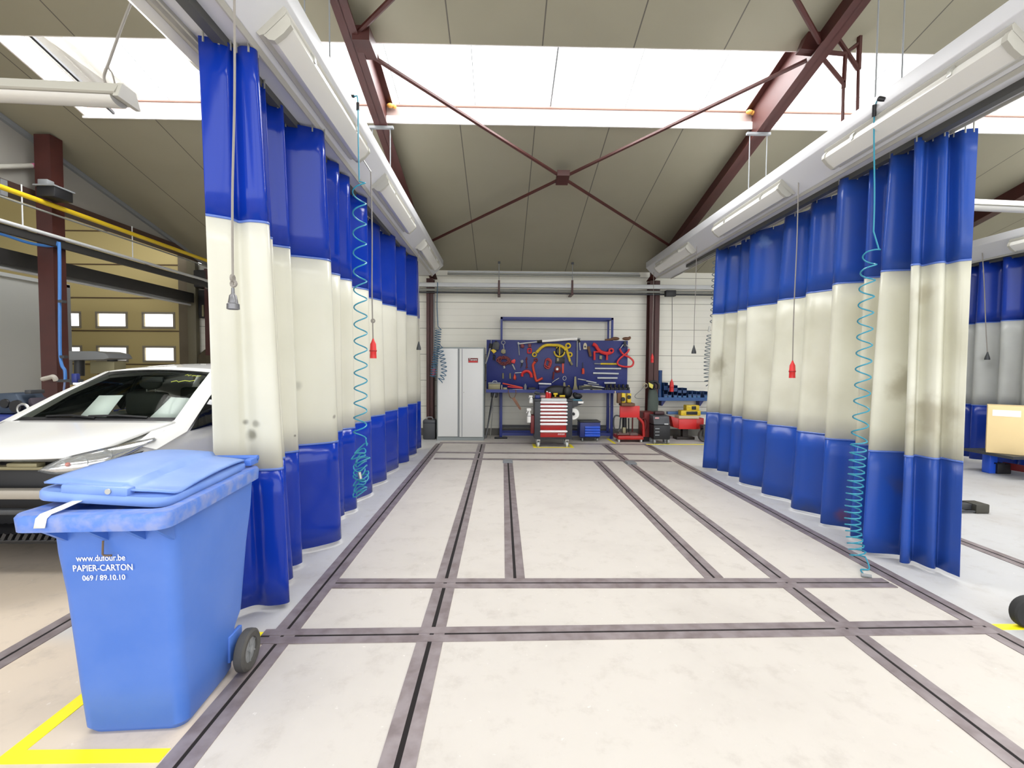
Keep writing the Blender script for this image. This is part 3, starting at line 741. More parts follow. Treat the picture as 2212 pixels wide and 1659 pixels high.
o, b = pendant('small dark socket hanging in front of the back wall right of the column', 1499, 519, 750, 7.2, 'grey', .005, 1505); small_socket(o, b)
o, b = pendant('small dark socket hanging at the far end of the left curtain', 904.5, 530, 742, 7.3, 'grey', .005, 903); small_socket(o, b)
o, b = pendant('red plug hanging over the blue bin shelf', 1451, 640, 822, 9.9, 'red', .008, 1452); red_plug(o, b, 1.5)
o, b = pendant('red plug hanging in front of the right back column', 1409, 588, 766, 9.2, 'red', .005, 1412); red_plug(o, b, 1.0)
o, b = pendant('small dark socket hanging in front of the far right curtain', 2133, 590, 764, 7.45, 'grey', .007, 2134, (7.80,7.45,3.46)); small_socket(o, b)

# ================================================================ WHEELED BIN
def rrect(x0,x1,y0,y1,z,r,n=5):
    pts = []
    for cx,cy,a0 in ((x1-r,y1-r,0),(x0+r,y1-r,PI/2),(x0+r,y0+r,PI),(x1-r,y0+r,3*PI/2)):
        for i in range(n+1):
            a = a0 + PI/2*i/n; pts.append(Vector((cx+r*_c(a), cy+r*_s(a), z)))
    return pts
def trap(ring, yf, kf, yr, kr):
    """narrow a ring towards its back"""
    return [Vector((p.x*(kf+(kr-kf)*(p.y-yf)/(yr-yf)), p.y, p.z)) for p in ring]
bn = thing('wheeled_bin', 'blue wheeled paper bin standing in front of the left curtain', 'bin', (-1.543,1.92,0), math.radians(3))
R_ = [rrect(-.19,.19,.02,.38,.0,.05), rrect(-.207,.207,.0,.41,.03,.05), rrect(-.212,.212,-.02,.44,.22,.05), rrect(-.213,.213,-.025,.50,.28,.05), rrect(-.222,.222,-.055,.55,.62,.05), rrect(-.230,.230,-.08,.585,.80,.05), rrect(-.234,.234,-.09,.60,.95,.05)]
part(bn, 'body', MB().loft(R_), MT['binblue'], sharp=30)
rim_o = trap(rrect(-.278,.278,-.20,.66,0,.06), -.2,1,.66,.86)
def ring_of(ring, dz, k=1.0, dy=0): return [Vector((p.x*k, (p.y-.23)*k+.23+dy, dz)) for p in ring]
part(bn, 'rim', MB().loft([ring_of(rim_o,.935,.99), ring_of(rim_o,.93,1.0), ring_of(rim_o,.98,1.01), ring_of(rim_o,.992,.99), ring_of(rim_o,.988,.80), ring_of(rim_o,.95,.78)], cap=False), MT['rimblue'], sharp=50)
for x in (-.17,-.02,.12,.225):
    part(bn, 'rib', MB().prism([(-.19,.932),(-.088,.932),(-.075,.85)], x-.008, x+.008, 'yz'), MT['binblue'])
LT = Matrix.Translation((-.045,.02,1.005)) @ Matrix.Rotation(math.radians(4.5),4,'Y')
fl = trap(rrect(-.262,.262,-.10,.63,0,.07), -.1,1,.63,.86)
lid = part(bn, 'lid', MB().loft([ring_of(fl,-.008,.99), ring_of(fl,.0,1.0), ring_of(fl,.022,1.0), ring_of(fl,.03,.985), ring_of(fl,.03,.93), ring_of(fl,.034,.90)]), MT['lidblue'], sharp=50)
lid.data.transform(LT)
# raised lid panel: domed, overhanging the front flange, with a groove that sets off the right third
rows = []
for j in range(15):
    v = j/14; row = []
    for i in range(25):
        u = i/24; x = -.25+.5*u; y = -.085+.69*v + .035*(2*u-1)**2*(1-v)
        x *= 1 - .14*v
        z = .058 + .020*_s(PI*min(1,v*1.0))**.6 - .008*(2*u-1)**4 + .014*v
        g = .64 - .06*v
        if u > g: z -= .026*min(1,(u-g)/.05)*(1 if v > .06 else .3)
        row.append(Vector((x,y,z)))
    rows.append(row)
lp = part(bn, 'lid_panel', MB().grid(rows), MT['lidblue'], thick=.008, sharp=40); lp.data.transform(LT)
lb_ = part(bn, 'lid_boss', MB().box(-.15,.10,-.098,-.05,.024,.062,.008), MT['lidblue']); lb_.data.transform(LT)
kl = part(bn, 'lid_lock', MB().lathe([(.011,0),(.011,-.006),(.001,-.006)], (.03,-.098,.046), 'y', 14), MT['steel']); kl.data.transform(LT)
hg = MB().tube([(-.21,.68,1.03),(.21,.68,1.03)], .016, 10)
for s in (-1,1): hg.box(s*.19-.02,s*.19+.02,.60,.69,1.0,1.035,.006)
part(bn, 'handle', hg, MT['binblue'])
for s in (-1,1):
    wl = part(bn, 'wheel', MB().lathe([(.062,-.022),(.088,-.026),(.099,-.018),(.101,0),(.099,.018),(.088,.026),(.062,.022),(.058,0)], (s*.272,.40,.101), 'x', 32), MT['tyre'])
    hub = MB().lathe([(.001,-.012),(.061,-.012),(.061,.012),(.001,.012)], (s*.272,.40,.101), 'x', 24).lathe([(.001,-.026),(.018,-.024),(.018,.024),(.001,.026)], (s*.272,.40,.101), 'x', 14)
    for i in range(6):
        a = PI*i/3; hub.box(-.016,.016,-.004,.004,.015,.06, M=Matrix.Translation((s*.272,.40,.101)) @ Matrix.Rotation(a,4,'X'))
    part(wl, 'wheel_hub', hub, MT['rim'])
part(bn, 'axle', MB().cyl((-.25,.40,.101),(.25,.40,.101),.012), MT['darkgrey'])
for s in (-1,1): part(bn, 'axle_bracket', MB().box(s*.21-.01,s*.21+.01,.34,.46,.07,.20,.004), MT['binblue'])
part(bn, 'hook', MB().tube(catmull([(-.02,-.10,.86),(-.02,-.103,.82),(-.015,-.106,.805),(.015,-.106,.803)]), .004, 6), mat('rusty_wire','6c5a48',.7))
def face_text(body, x, z, wid, h):
    y = -.030 - .0731*(z-.28) - .014
    M = Matrix.Translation((x,y,z)) @ Matrix.Rotation(PI/2+math.radians(5.0),4,'X')
    t = text_part(bn, 'lettering', body, h/.7, Matrix.Identity(4), MT['lettering'], .0008)
    xs = [v.co.x for v in t.data.vertices]; k = wid/(max(xs)-min(xs))
    t.data.transform(M @ Matrix.Diagonal((k,1,1,1))); return t
face_text('www.dufour.be', -.045, .783, .182, .026)
face_text('PAPIER-CARTON', -.040, .742, .222, .026)
face_text('069 / 89.10.10', -.040, .701, .160, .022)
st = [Vector((-.165+dx, y, z)) for dx in (0,) for y,z in ((-.06,1.015),(-.10,1.01),(-.15,1.003),(-.195,.998),(-.207,.985),(-.209,.95))]
part(bn, 'strap', MB().grid([[p+Vector((.022+.02*i/5 -.05*(i/5),0,0)) - Vector((.04,0,0))*0 for i,p in enumerate(st)], [p+Vector((.06-.03*(i/5),0,0)) for i,p in enumerate(st)]]), MT['white'], thick=.003)

# ================================================================ BACK WALL
def wall_run(name, label, cat, px, py, y, r, m, x0=-6.3, x1=9.0, box=None):
    z = onY(px,py,y).z; b = MB()
    if box: b.box(x0,x1,y-box[0]/2,y+box[0]/2,z-box[1]/2,z+box[1]/2,.004)
    else: b.cyl((x0,y,z),(x1,y,z),r,n=10)
    return solo(name, b, m, label, cat)
wall_run('cable_tray', 'long pale cable tray along the top of the back wall', 'tray', 1100,617,10.03,0,MT['pipewhite'],box=(.10,.085))
wall_run('wall_pipe', 'upper dark pipe just under the pale cable tray', 'pipe', 1100,627.5,10.03,.028,MT['pipegrey'])
wall_run('wall_pipe', 'lower thin dark pipe below the cable tray', 'pipe', 1100,633,10.08,.018,MT['darkgrey'])
wall_run('wall_pipe', 'pale pipe along the eaves above the cable tray', 'pipe', 1100,588,10.2,.02,MT['pipewhite'],-1.2,3.0)
wall_run('wall_pipe', 'dark pipe along the eaves beneath the pale pipe', 'pipe', 1100,593,10.15,.022,MT['pipegrey'],-1.2,3.0)
for px, lb in ((1078,'left'),(1236,'right')):
    t = thing('pipe_bracket', f'{lb} rusty bracket carrying the pipes over the tool board', 'bracket', onY(px,640,10.0))
    x = onY(px,600,10.0).x; z0 = onY(px,637,10.0).z; z1 = onY(px,606,10.0).z; z2 = ceil_z(10.0)
    part(t, 'clamp', MB().box(x-.02,x+.02,9.955,9.985,z0,z1).box(x-.03,x+.03,9.96,10.36,z0,z0+.03), MT['redsteel'], True)
    part(t, 'rod', MB().tube([(x,9.97,z1),(x,9.97,z2)], .007, 6), MT['grey'], True)
    part(t, 'ceiling_knob', MB().box(x-.025,x+.025,9.95,10.0,z2-.03,z2+.01), MT['darkgrey'], True)
jb = onY(1448,634,9.9)
solo('junction_box', MB().box(jb.x-.11,jb.x+.11,9.84,9.97,jb.z-.065,jb.z+.065,.015), MT['black'], 'black junction box on the pipes right of the column', 'box')

# white steel cabinet
cf = 9.66; cl, cr = onY(943.5,850,cf).x, onY(1046,850,cf).x; ct = onY(1000,750,cf).z
cb = thing('steel_cabinet', 'tall white two-door steel cabinet against the back wall', 'cabinet', ((cl+cr)/2, cf, 0))
part(cb, 'carcass', MB().box(cl,cr,cf,cf+.45,.0,ct,.004), MT['cabinetgrey'], True)
xm0, xm1, xm2 = onY(990,850,cf).x, onY(994,850,cf).x, onY(998.5,850,cf).x
zb_, zt_ = .075, ct-.03
part(cb, 'plinth', MB().box(cl+.004,cr-.004,cf-.004,cf+.02,0,.06), MT['cabinetgrey'], True)
d1 = part(cb, 'door', MB().box(cl+.025,xm0-.012,cf-.02,cf-.001,zb_+.01,zt_,.003).box(xm0-.012,xm0+.022,cf-.012,cf-.001,zb_+.01,zt_), MT['cabinetwhite'], True)
part(d1, 'edge_strip', MB().box(xm0-.011,xm0+.02,cf-.016,cf-.0125,zb_+.012,zt_-.002), MT['grey'], True)
d2 = part(cb, 'door', MB().box(xm1-.01,cr-.025,cf-.022,cf-.001,zb_,zt_,.003), MT['cabinetwhite'], True)
part(d2, 'edge_strip', MB().box(xm1+.035,xm1+.048,cf-.024,cf-.0225,zb_+.004,zt_-.004), MT['grey'], True)
kh = onY(1002,847.5,cf); part(d2, 'keyhole', MB().lathe([(.009,-.028),(.009,-.02),(.001,-.028)], (kh.x,cf,kh.z), 'y', 12), MT['steel'], True)
q0, q1 = onY(1011.5,773.5,cf-.025), onY(1032.5,783.5,cf-.025)
pl_ = part(d2, 'name_plate', MB().box(q0.x,q1.x,cf-.027,cf-.0222,q1.z,q0.z), MT['darkred'], True, 'dark red name plate')
inv = ROOT[cb.name].inverted()
part(pl_, 'plate_band', MB().box(q0.x+.008,q1.x-.008,cf-.0285,cf-.027,q1.z+.006,q1.z+.036), MT['red'], True)
t_ = text_part(pl_, 'lettering', 'Tennant', .058, Matrix.Identity(4), MT['lettering'], .0006)
xs = [v.co.x for v in t_.data.vertices]; k_ = (q1.x-q0.x)*.82/(max(xs)-min(xs))
t_.data.transform(inv @ Matrix.Translation(((q0.x+q1.x)/2,cf-.0285,q1.z*.35+q0.z*.65)) @ FACE @ Matrix.Diagonal((k_,1,1,1)))
for s in (-1,1):
    part(cb, 'hinge', MB().box((cl if s<0 else cr-.012)+.0, (cl+.012 if s<0 else cr), cf-.012,cf-.001,.16,.24).box((cl if s<0 else cr-.012), (cl+.012 if s<0 else cr), cf-.012,cf-.001,1.7,1.78), MT['grey'], True)

# grey tool case on the floor left of the cabinet
a, b = onY(913,951,9.75), onY(941.5,907,9.75)
tc_ = thing('tool_case', 'dark grey tool case on the floor left of the cabinet', 'case', ((a.x+b.x)/2,9.85,0))
part(tc_, 'case_body', MB().box(a.x,b.x-.01,9.75,10.0,0,b.z-.05,.03), MT['darkgrey'], True)
part(tc_, 'lid', MB().box(a.x+.0,b.x-.01,9.745,10.005,b.z-.1,b.z,.03), MT['charcoal'], True)
part(tc_, 'handle', MB().tube(catmull([(a.x+.07,9.87,b.z-.005),(a.x+.08,9.87,b.z+.04),(b.x-.1,9.87,b.z+.04),(b.x-.08,9.87,b.z-.005)]), .012, 8), MT['grey'], True)
solo('wall_socket_box', MB().box(onY(934,800,10.1).x,onY(941,800,10.1).x,10.07,10.13,onY(0,806,10.1).z,onY(0,790,10.1).z,.006), MT['red'], 'small red socket box on the left back column', 'box')
solo('conduit', MB().cyl(onY(937.5,635,10.1),onY(937.5,795,10.1),.012), MT['grey'], 'grey conduit running down the left back column', 'conduit')

# ---------------------------------------------------------------- tool bench with blue board
YB, YF = 9.90, 9.55
bl, brr = onY(1051,790,YB).x, onY(1355.5,790,YB).x
bt, bb = onY(1200,735,YB).z, onY(1200,841,YB).z
tb = thing('tool_bench', 'blue steel tool bench with a tall board of hanging tools', 'bench', ((bl+brr)/2, YF, 0))
part(tb, 'tool_board', MB().box(bl,brr,YB,YB+.025,bb,bt,.004), MT['blueboard'], True)
sl, sr = onY(1050,845,YF).x, onY(1361,845,YF).x; sz = onY(1200,844,YF).z
part(tb, 'shelf', MB().box(sl,sr,YF,YB+.08,sz-.03,sz-.002,.003).box(sl,sr,YF-.006,YF,sz-.045,sz+.02), MT['bluesteel'], True)
YL0, YL1 = YB+.06, YB+.42
lx0, lx1 = onY(1082,900,YL0).x, onY(1321,900,YL0).x
for x in (lx0, lx1):
    for y in (YL0, YL1): part(tb, 'leg', MB().box(x-.03,x+.03,y-.025,y+.025,0,sz-.02,.003), MT['bluesteel'], True)
zr_ = onY(1200,938,YL0).z
for y in (YL0, YL1): part(tb, 'stretcher', MB().box(lx0,lx1,y-.02,y+.02,zr_-.03,zr_+.03), MT['bluesteel'], True)
for x in (lx0,lx1): part(tb, 'stretcher', MB().box(x-.02,x+.02,YL0,YL1,zr_-.03,zr_+.03), MT['bluesteel'], True)
zk = onY(1200,921,YL1).z
part(tb, 'back_bar', MB().box(lx0,lx1,YL1-.02,YL1+.02,zk-.03,zk+.03), MT['darkgrey'], True)
zt2 = onY(1200,685,YB).z
ux0, ux1 = onY(1083.5,700,YB+.05).x, onY(1322.5,700,YB+.05).x
for x in (ux0,ux1):
    part(tb, 'upright', MB().box(x-.022,x+.022,YB+.03,YB+.07,sz,zt2), MT['bluesteel'], True)
    part(tb, 'upright', MB().box(x-.018,x+.018,YB+.40,YB+.44,sz,zt2), MT['bluesteel'], True)
    part(tb, 'top_bar', MB().box(x-.018,x+.018,YB+.07,YB+.40,zt2-.04,zt2), MT['bluesteel'], True)
for y in (YB+.05,YB+.42): part(tb, 'top_bar', MB().box(ux0-.022,ux1+.022,y-.02,y+.02,zt2-.045,zt2), MT['bluesteel'], True)

# ---------------------------------------------------------------- tools hanging on the board
YT = YB-.002
def bz(zx, zy, dy=0.0): return onY(1030+zx*.15823, 670+zy*.15817, YT-dy)      # reads the enlarged view of the board
PXM = YB*.001*.1582                                                           # metres per pixel of that view
def tool(name, label, cat, parts):
    if len(parts) == 1: return solo(name, parts[0][1], MT[parts[0][2]], label, cat)
    vs = [v.co for p in parts for v in p[1].bm.verts]
    o = thing(name, label, cat, (sum(v.x for v in vs)/len(vs), sum(v.y for v in vs)/len(vs), min(v.z for v in vs)))
    for pn, mb, m in parts: part(o, pn, mb, MT[m], True)
    return o
def bar(pts, wpx, dy=.025, smooth=True, n=8):
    r = wpx*PXM/2; P = [bz(x,y,max(dy,r+.002)) for x,y in pts]
    if smooth and len(P) > 2: P = catmull(P, 5)
    return MB().tube(P, r, n)
def ring(x, y, Rpx, wpx, dy=.03): return MB().torus(bz(x,y,max(dy,wpx*PXM/2+.003)), Rpx*PXM, wpx*PXM/2, 'y', 24, 8)
def plate(poly, th=.03, dy=.002): return MB().prism([(bz(x,y).x,bz(x,y).z) for x,y in poly], YT-dy-th, YT-dy, 'xz', .004)
def add(a, b): a.merge(b.bm); return a
def peg(x, y): return MB().cyl(bz(x,y,.0), bz(x,y,.05), .006, n=8)

tool('slide_hammer','long silver slide hammer hanging at the left edge of the tool board','tool',[('shaft',bar([(182,520),(150,640),(118,730)],22,.03),'steel'),('handle',bar([(195,455),(182,520)],46,.03),'black'),('hook',bar([(197,400),(196,455)],8),'steel')])
tool('pulling_clamp','dark clamp hanging at the top left of the tool board','clamp',[('jaw',plate([(225,440),(290,432),(312,470),(300,540),(250,545),(205,520)],.06),'darkgrey'),('bolt',bar([(262,420),(262,450)],26),'black')])
tool('pulling_clamp','small yellow block clamp on the left of the tool board','clamp',[('jaw',plate([(190,548),(232,528),(272,560),(232,595)],.05),'yellow')])
tool('tow_hook','small black hook under the yellow block clamp','hook',[('eye',ring(236,625,14,12),'black'),('shank',bar([(236,640),(232,682)],30),'black')])
tool('shackle_clamp','grey clamp hanging from a steel ring near the left bench upright','clamp',[('ring',ring(361,443,24,8),'steel'),('link',bar([(362,468),(370,530)],14),'steel'),('jaw',plate([(335,545),(360,528),(394,545),(392,590),(360,600),(328,580)],.05),'olive')])
# red chain coil
rc = MB(); rr = random.Random(2)
for i in range(6):
    cx_, cy_ = 372+rr.uniform(-18,18), 690+rr.uniform(-12,12)
    rc.tube([bz(cx_+(78+rr.uniform(-12,10))*_c(2*PI*j/24), cy_+(46+rr.uniform(-14,12))*_s(2*PI*j/24)+10*_s(i+j), .03+.02*(i%3)) for j in range(24)], .012, 6, closed=True)
tool('lifting_chain','dark red chain coiled on the left of the tool board with silver hooks','chain',[('chain_loops',rc,'darkred'),('clevis',plate([(468,690),(515,665),(530,690),(515,730),(470,718)],.05),'red'),('hook',bar([(485,740),(520,815)],22),'steel'),('hook',bar([(368,760),(378,795)],26),'steel')])
tool('tee_wrench','thin silver T-handled rod beside the telescopic pole','wrench',[('shaft',bar([(567,460),(581,615)],12),'steel'),('handle',bar([(556,455),(582,450)],14),'steel')])
tool('pulling_clamp','dark red clamp under the thin end of the telescopic pole','clamp',[('jaw',plate([(597,460),(640,460),(640,518),(597,512)],.05),'darkred'),('pin',bar([(605,485),(650,488)],12),'red')])
tool('pulling_clamp','red clamp with a square eye hanging next to the yellow hook arm','clamp',[('strap',plate([(698,460),(742,460),(740,512),(702,512)],.035),'darkred'),('eye',add(add(add(bar([(695,528),(742,528)],18),bar([(695,585),(742,585)],18)),bar([(695,528),(695,585)],18)),bar([(742,528),(742,585)],18)),'red')])
tool('telescopic_pole','long white telescopic measuring pole slung across the top of the tool board','pole',[('inner_tube',bar([(560,462),(640,452),(830,432)],16,.06,False),'lightgrey'),('collar',bar([(822,430),(890,424)],38,.06),'black'),('outer_tube',bar([(890,424),(1372,388)],34,.06,False),'white'),('end_fitting',bar([(1372,388),(1412,392)],20,.06),'grey'),('foot',bar([(566,436),(568,470)],14,.06),'lightgrey')])
tool('chain_hook_arm','large yellow hook arm arching over the middle of the tool board','hook',[('arm',bar([(815,580),(860,530),(905,495),(960,478),(1050,478),(1130,484),(1190,515),(1215,550)],40,.05),'yellow'),('eye',ring(787,607,26,18,.05),'yellow')])
tool('pull_clamp','round yellow pulling head with a black centre on the tool board','clamp',[('rim',MB().tube([bz(1128+70*_c(a),565+72*_s(a),.05) for a in [PI*i/16*1.0+.05 for i in range(17)]],.018,8),'yellow'),('core',MB().lathe([(.001,-.07),(.07,-.065),(.085,-.03),(.085,-.002)],bz(1130,560),'y',20),'black'),('spoke',bar([(1130,500),(1130,620)],16,.075,False),'yellow'),('strap',bar([(1085,520),(1098,505)],16,.06),'yellow')])
tool('lever_clamp','yellow lever clamp with two round eyes on the tool board','clamp',[('eye',ring(1246,487,30,24,.04),'yellow'),('eye',ring(1272,607,26,22,.04),'yellow'),('body',bar([(1222,512),(1235,570),(1255,640),(1272,700)],34,.04),'yellow'),('tip',bar([(1272,695),(1300,748)],34,.04),'olive')])
tool('mounting_block','dark block with a small brass plate below the round yellow head','block',[('block',plate([(1080,648),(1200,648),(1196,726),(1070,726)],.04),'black'),('brass_plate',plate([(1088,655),(1118,655),(1118,700),(1088,700)],.02,.043),'olive')])
tool('pry_bar','long grey pry bar hanging right of the yellow lever clamp','bar',[('shaft',bar([(1372,420),(1370,600),(1366,775)],20),'grey')])
tool('silver_rod','short silver rod hanging right of the long grey pry bar','rod',[('shaft',bar([(1402,432),(1410,548)],13),'lightgrey'),('head',bar([(1384,398),(1404,440)],30),'black')])
tool('beige_shackle','beige shackle plate with a keyhole on the tool board','shackle',[('plate',plate([(1448,535),(1452,475),(1466,448),(1486,448),(1500,475),(1503,535)],.03),'beige'),('hole_insert',MB().lathe([(.001,-.04),(.02,-.04),(.02,-.03)],bz(1474,500),'y',14),'darkgrey')])
tool('leather_sheath','dark brown leather strap right of the beige shackle','strap',[('strap',bar([(1522,495),(1535,560),(1552,632)],40,.03),'brown')])
tool('screwdriver','red-handled screwdriver hanging low on the tool board','screwdriver',[('blade',bar([(1448,715),(1448,795)],10),'darkgrey'),('grip',bar([(1447,795),(1452,830),(1450,872)],36,.03),'orange')])
tool('pull_hook_arm','bright red jointed hook arm on the right of the tool board','hook',[('arm',bar([(1585,462),(1625,485),(1655,535),(1700,572),(1770,590),(1830,580)],48,.05),'red'),('eye',ring(1835,555,28,24,.05),'red'),('leg',bar([(1605,560),(1606,680)],30,.05,False),'red'),('leg',bar([(1778,590),(1776,680)],30,.05,False),'red'),('cross_bar',bar([(1596,572),(1690,568)],24,.05),'red'),('knob',MB().sphere(bz(1606,470,.06),.018),'darkred')])
tool('small_block','small olive block under the red hook arm','block',[('block',plate([(1672,618),(1706,622),(1702,675),(1668,668)],.04),'olive')])
# red sling at the right edge of the board
tool('round_sling','bright red looped sling hanging off the right edge of the tool board','sling',[('loop',MB().tube(catmull([bz(x,y,.06) for x,y in ((1950,525),(1975,575),(2020,615),(2085,645),(2135,695),(2130,745),(2090,772),(1990,768),(1930,742),(1925,700),(1965,650),(2020,605),(2060,570),(2080,530))],5),.02,8),'red'),('fork',add(bar([(1962,520),(2000,470)],12,.05),bar([(2080,520),(2040,470)],12,.05)),'steel'),('shank',bar([(2022,425),(2022,500)],40,.05),'darkgrey')])
tool('yellow_rod','yellow rod with a grey tip lying across the right of the tool board','rod',[('shaft',bar([(1690,733),(1925,735)],26,.03,False),'yellow'),('tip',bar([(1605,730),(1690,733)],18,.03,False),'grey')])
for (x0,y0,x1,y1,w_),lb in (((1612,796,1968,800,22),'upper'),((1588,860,1935,868,24),'middle'),((1645,927,1920,928,24),'lower'),((1740,995,1893,995,24),'lowest, shortest')):
    tool('steel_bar',f'{lb} silver bar on pegs below the yellow rod','bar',[('shaft',bar([(x0,y0),(x1,y1)],w_,.03,False),'lightgrey'),('peg',add(peg(x0+60,y0+14),peg(x1-60,y1+14)),'darkgrey')])
tool('socket_tool','small grey socket tool beside the red chain','tool',[('head',MB().lathe([(.001,-.05),(.03,-.05),(.035,-.02),(.02,-.002)],bz(615,700),'y',16),'grey'),('shaft',bar([(610,715),(600,790)],9),'darkgrey'),('shaft',bar([(622,715),(616,770)],9),'darkgrey')])
tool('thin_hook','slender dark red toothed hook in the left half of the tool board','hook',[('shaft',bar([(682,640),(676,700),(684,740),(678,795)],16),'darkred'),('pin',bar([(662,672),(696,668)],10),'darkred'),('pin',bar([(662,780),(698,782)],10),'darkred')])
tool('cee_clamp','red C-shaped clamp with a threaded rod on the tool board','clamp',[('frame',bar([(620,905),(622,868),(660,836),(705,838),(738,872),(746,918)],40,.04),'red'),('screw',bar([(520,858),(640,850)],10,.04,False),'steel')])
tool('long_hook','long orange-red boat-shaped hook in the middle of the tool board','hook',[('arm',bar([(796,705),(768,745),(772,800),(790,880),(806,950),(825,965),(898,928)],34,.04),'orange'),('eye',ring(805,682,20,16,.04),'darkred')])
rb = MB(); rr = random.Random(9)
for i in range(7):
    cx_, cy_ = 968+rr.uniform(-12,12), 728+rr.uniform(-12,12); R0 = 40+rr.uniform(-14,16)
    rb.tube([bz(cx_+(R0+6*_s(5*j))*_c(2*PI*j/20), cy_+(R0+18)*_s(2*PI*j/20), .025+.018*(i%4)) for j in range(20)], .010, 6, closed=True)
tool('chain_bundle','round red chain bundle in the middle of the tool board','chain',[('chain_loops',rb,'redpaint'),('hook',bar([(930,770),(940,800)],16),'darkred')])
tool('flat_strap','red flat pull strap left of the dark mount','strap',[('strap',plate([(1163,722),(1188,722),(1186,862),(1160,862)],.02),'orange')])
tool('pulley','brown-red pulley disc on the tool board','pulley',[('disc',MB().lathe([(.001,-.06),(.05,-.06),(.075,-.045),(.075,-.004)],bz(1100,808),'y',22),'darkred'),('hub',MB().lathe([(.001,-.075),(.025,-.075),(.03,-.06)],bz(1092,805),'y',16),'steel'),('hanger',bar([(1052,840),(1040,945)],24,.03),'darkred')])
tool('plumb_bob','small orange weight hanging low on the left of the tool board','weight',[('body',MB().lathe([(.006,.06),(.012,.03),(.03,0),(.032,-.05),(.012,-.075)],bz(518,905,.035),n=14),'orange')])
for x,lb in ((358,'left'),(455,'right')):
    tool('chisel',f'short silver chisel low on the board, {lb} of the pair left of the orange weight','chisel',[('blade',bar([(x,860),(x,935)],24),'olive')])
tool('ring_clamp','grey clamp hanging from a wire ring above the shelf middle','clamp',[('ring',MB().torus(bz(1197,930,.03),.036,.005,'y',20,6,1,1.2),'steel'),('jaw',plate([(1172,1050),(1182,985),(1200,985),(1215,1050)],.05),'olive')])
tool('angled_rod','thin bent rod leaning on the tool board near the white tube','rod',[('shaft',bar([(1028,990),(1060,965),(1122,928)],9,.04,False),'steel')])

# things standing or lying on the bench shelf
YS = YF+.165
def sx_(zx): return onY(1030+zx*.15823,840,YS).x
def shelf_box(name, label, cat, zx0, zx1, h, m, dz=0.0, dp=.14, y=YS, bev=.006):
    return solo(name, MB().box(sx_(zx0),sx_(zx1),y-dp/2,y+dp/2,sz+dz,sz+dz+h,bev), MT[m], label, cat)
def shelf_bar(name, label, cat, zx0, h0, zx1, h1, r, m, y=YS, parts=None):
    return solo(name, MB().tube([(sx_(zx0),y,sz+h0),(sx_(zx1),y+.03,sz+h1)], r, 8), MT[m], label, cat)
o = thing('toolbox','grey metal toolbox lying at the left end of the bench shelf','toolbox',(sx_(240),YS,sz))
part(o,'box_body',MB().box(sx_(158),sx_(322),YS-.1,YS+.1,sz,sz+.13,.01),MT['olive'],True)
part(o,'lid',MB().box(sx_(156),sx_(324),YS-.102,YS+.102,sz+.131,sz+.16,.008),MT['grey'],True)
part(o,'handle',MB().tube(catmull([(sx_(215),YS,sz+.16),(sx_(225),YS,sz+.185),(sx_(265),YS,sz+.185),(sx_(275),YS,sz+.16)]),.008,6),MT['lightgrey'],True)
shelf_box('wood_block','small pale yellow block beside the grey toolbox','block',335,348,.11,'beige',y=YS-.1,dp=.05)
shelf_box('tin','small brown tin beside the grey toolbox','tin',356,412,.06,'olive',y=YS-.085)
shelf_bar('clamp_bar','long orange-red bar leaning across the left of the bench shelf','bar',352,.14,622,.05,.016,'orange')
shelf_bar('clamp_bar','second orange-red bar lying in front of the leaning one','bar',420,.075,625,.045,.013,'red',YS-.11)
shelf_bar('ratchet','silver ratchet lying on the left of the bench shelf','ratchet',490,.014,622,.014,.013,'lightgrey',YS-.14)
solo('bottle', MB().lathe([(.001,0),(.03,0),(.032,.09),(.015,.11),(.013,.135),(.001,.135)],(sx_(662),YS,sz),n=16), MT['grey'], 'blue-grey bottle standing on the bench shelf', 'bottle')
shelf_box('black_case','flat black case on the bench shelf right of the bottle','case',700,800,.06,'black')
shelf_bar('white_tube','white cartridge tube lying on the bench shelf middle','tube',848,.135,1022,.125,.018,'white',YS+.1)
shelf_box('tool_rest','dark rest under the white cartridge tube','block',850,1015,.10,'blueboard',y=YS+.1)
solo('yellow_funnel', MB().lathe([(.048,0),(.05,.02),(.03,.05),(.018,.085),(.001,.088)],(sx_(1245),YS-.08,sz+.02),n=18), MT['yellow'], 'yellow funnel on the bench shelf behind the tool cart', 'funnel')
solo('wedge_tool', MB().prism([(sx_(1318),sz),(sx_(1395),sz),(sx_(1370),sz+.12),(sx_(1365),sz+.29),(sx_(1340),sz+.29),(sx_(1335),sz+.12)],YS+.08,YS+.12,'xz',.006), MT['olive'], 'upright grey wedge tool on the bench shelf', 'tool')
for i,(x0,h0,x1,h1,m) in enumerate(((1385,.24,1500,.21,'steel'),(1495,.20,1635,.16,'lightgrey'),(1455,.12,1735,.06,'steel'),(1420,.09,1560,.10,'olive'),(1500,.15,1650,.13,'grey'))):
    shelf_bar('spoon',['thin steel body spoon at the back of the bar pile','bright body spoon on top of the bar pile','long steel body spoon across the bar pile','olive body spoon low in the bar pile','grey body spoon in the middle of the bar pile'][i]+' on the bench','body spoon',x0,h0,x1,h1,.013,m,YS+.06-.05*i)
solo('spoon_rack', MB().box(sx_(1400),sx_(1720),YS+.1,YS+.16,sz,sz+.1,.01), MT['darkgrey'], 'dark rack behind the body spoons on the bench shelf', 'rack')
shelf_box('file_box','flat grey steel box lying at the front of the bench shelf','box',1435,1530,.035,'grey',y=YS-.085)
shelf_box('file_box','flat pale steel box lying right of the grey one on the shelf','box',1560,1690,.03,'olive',y=YS-.085)
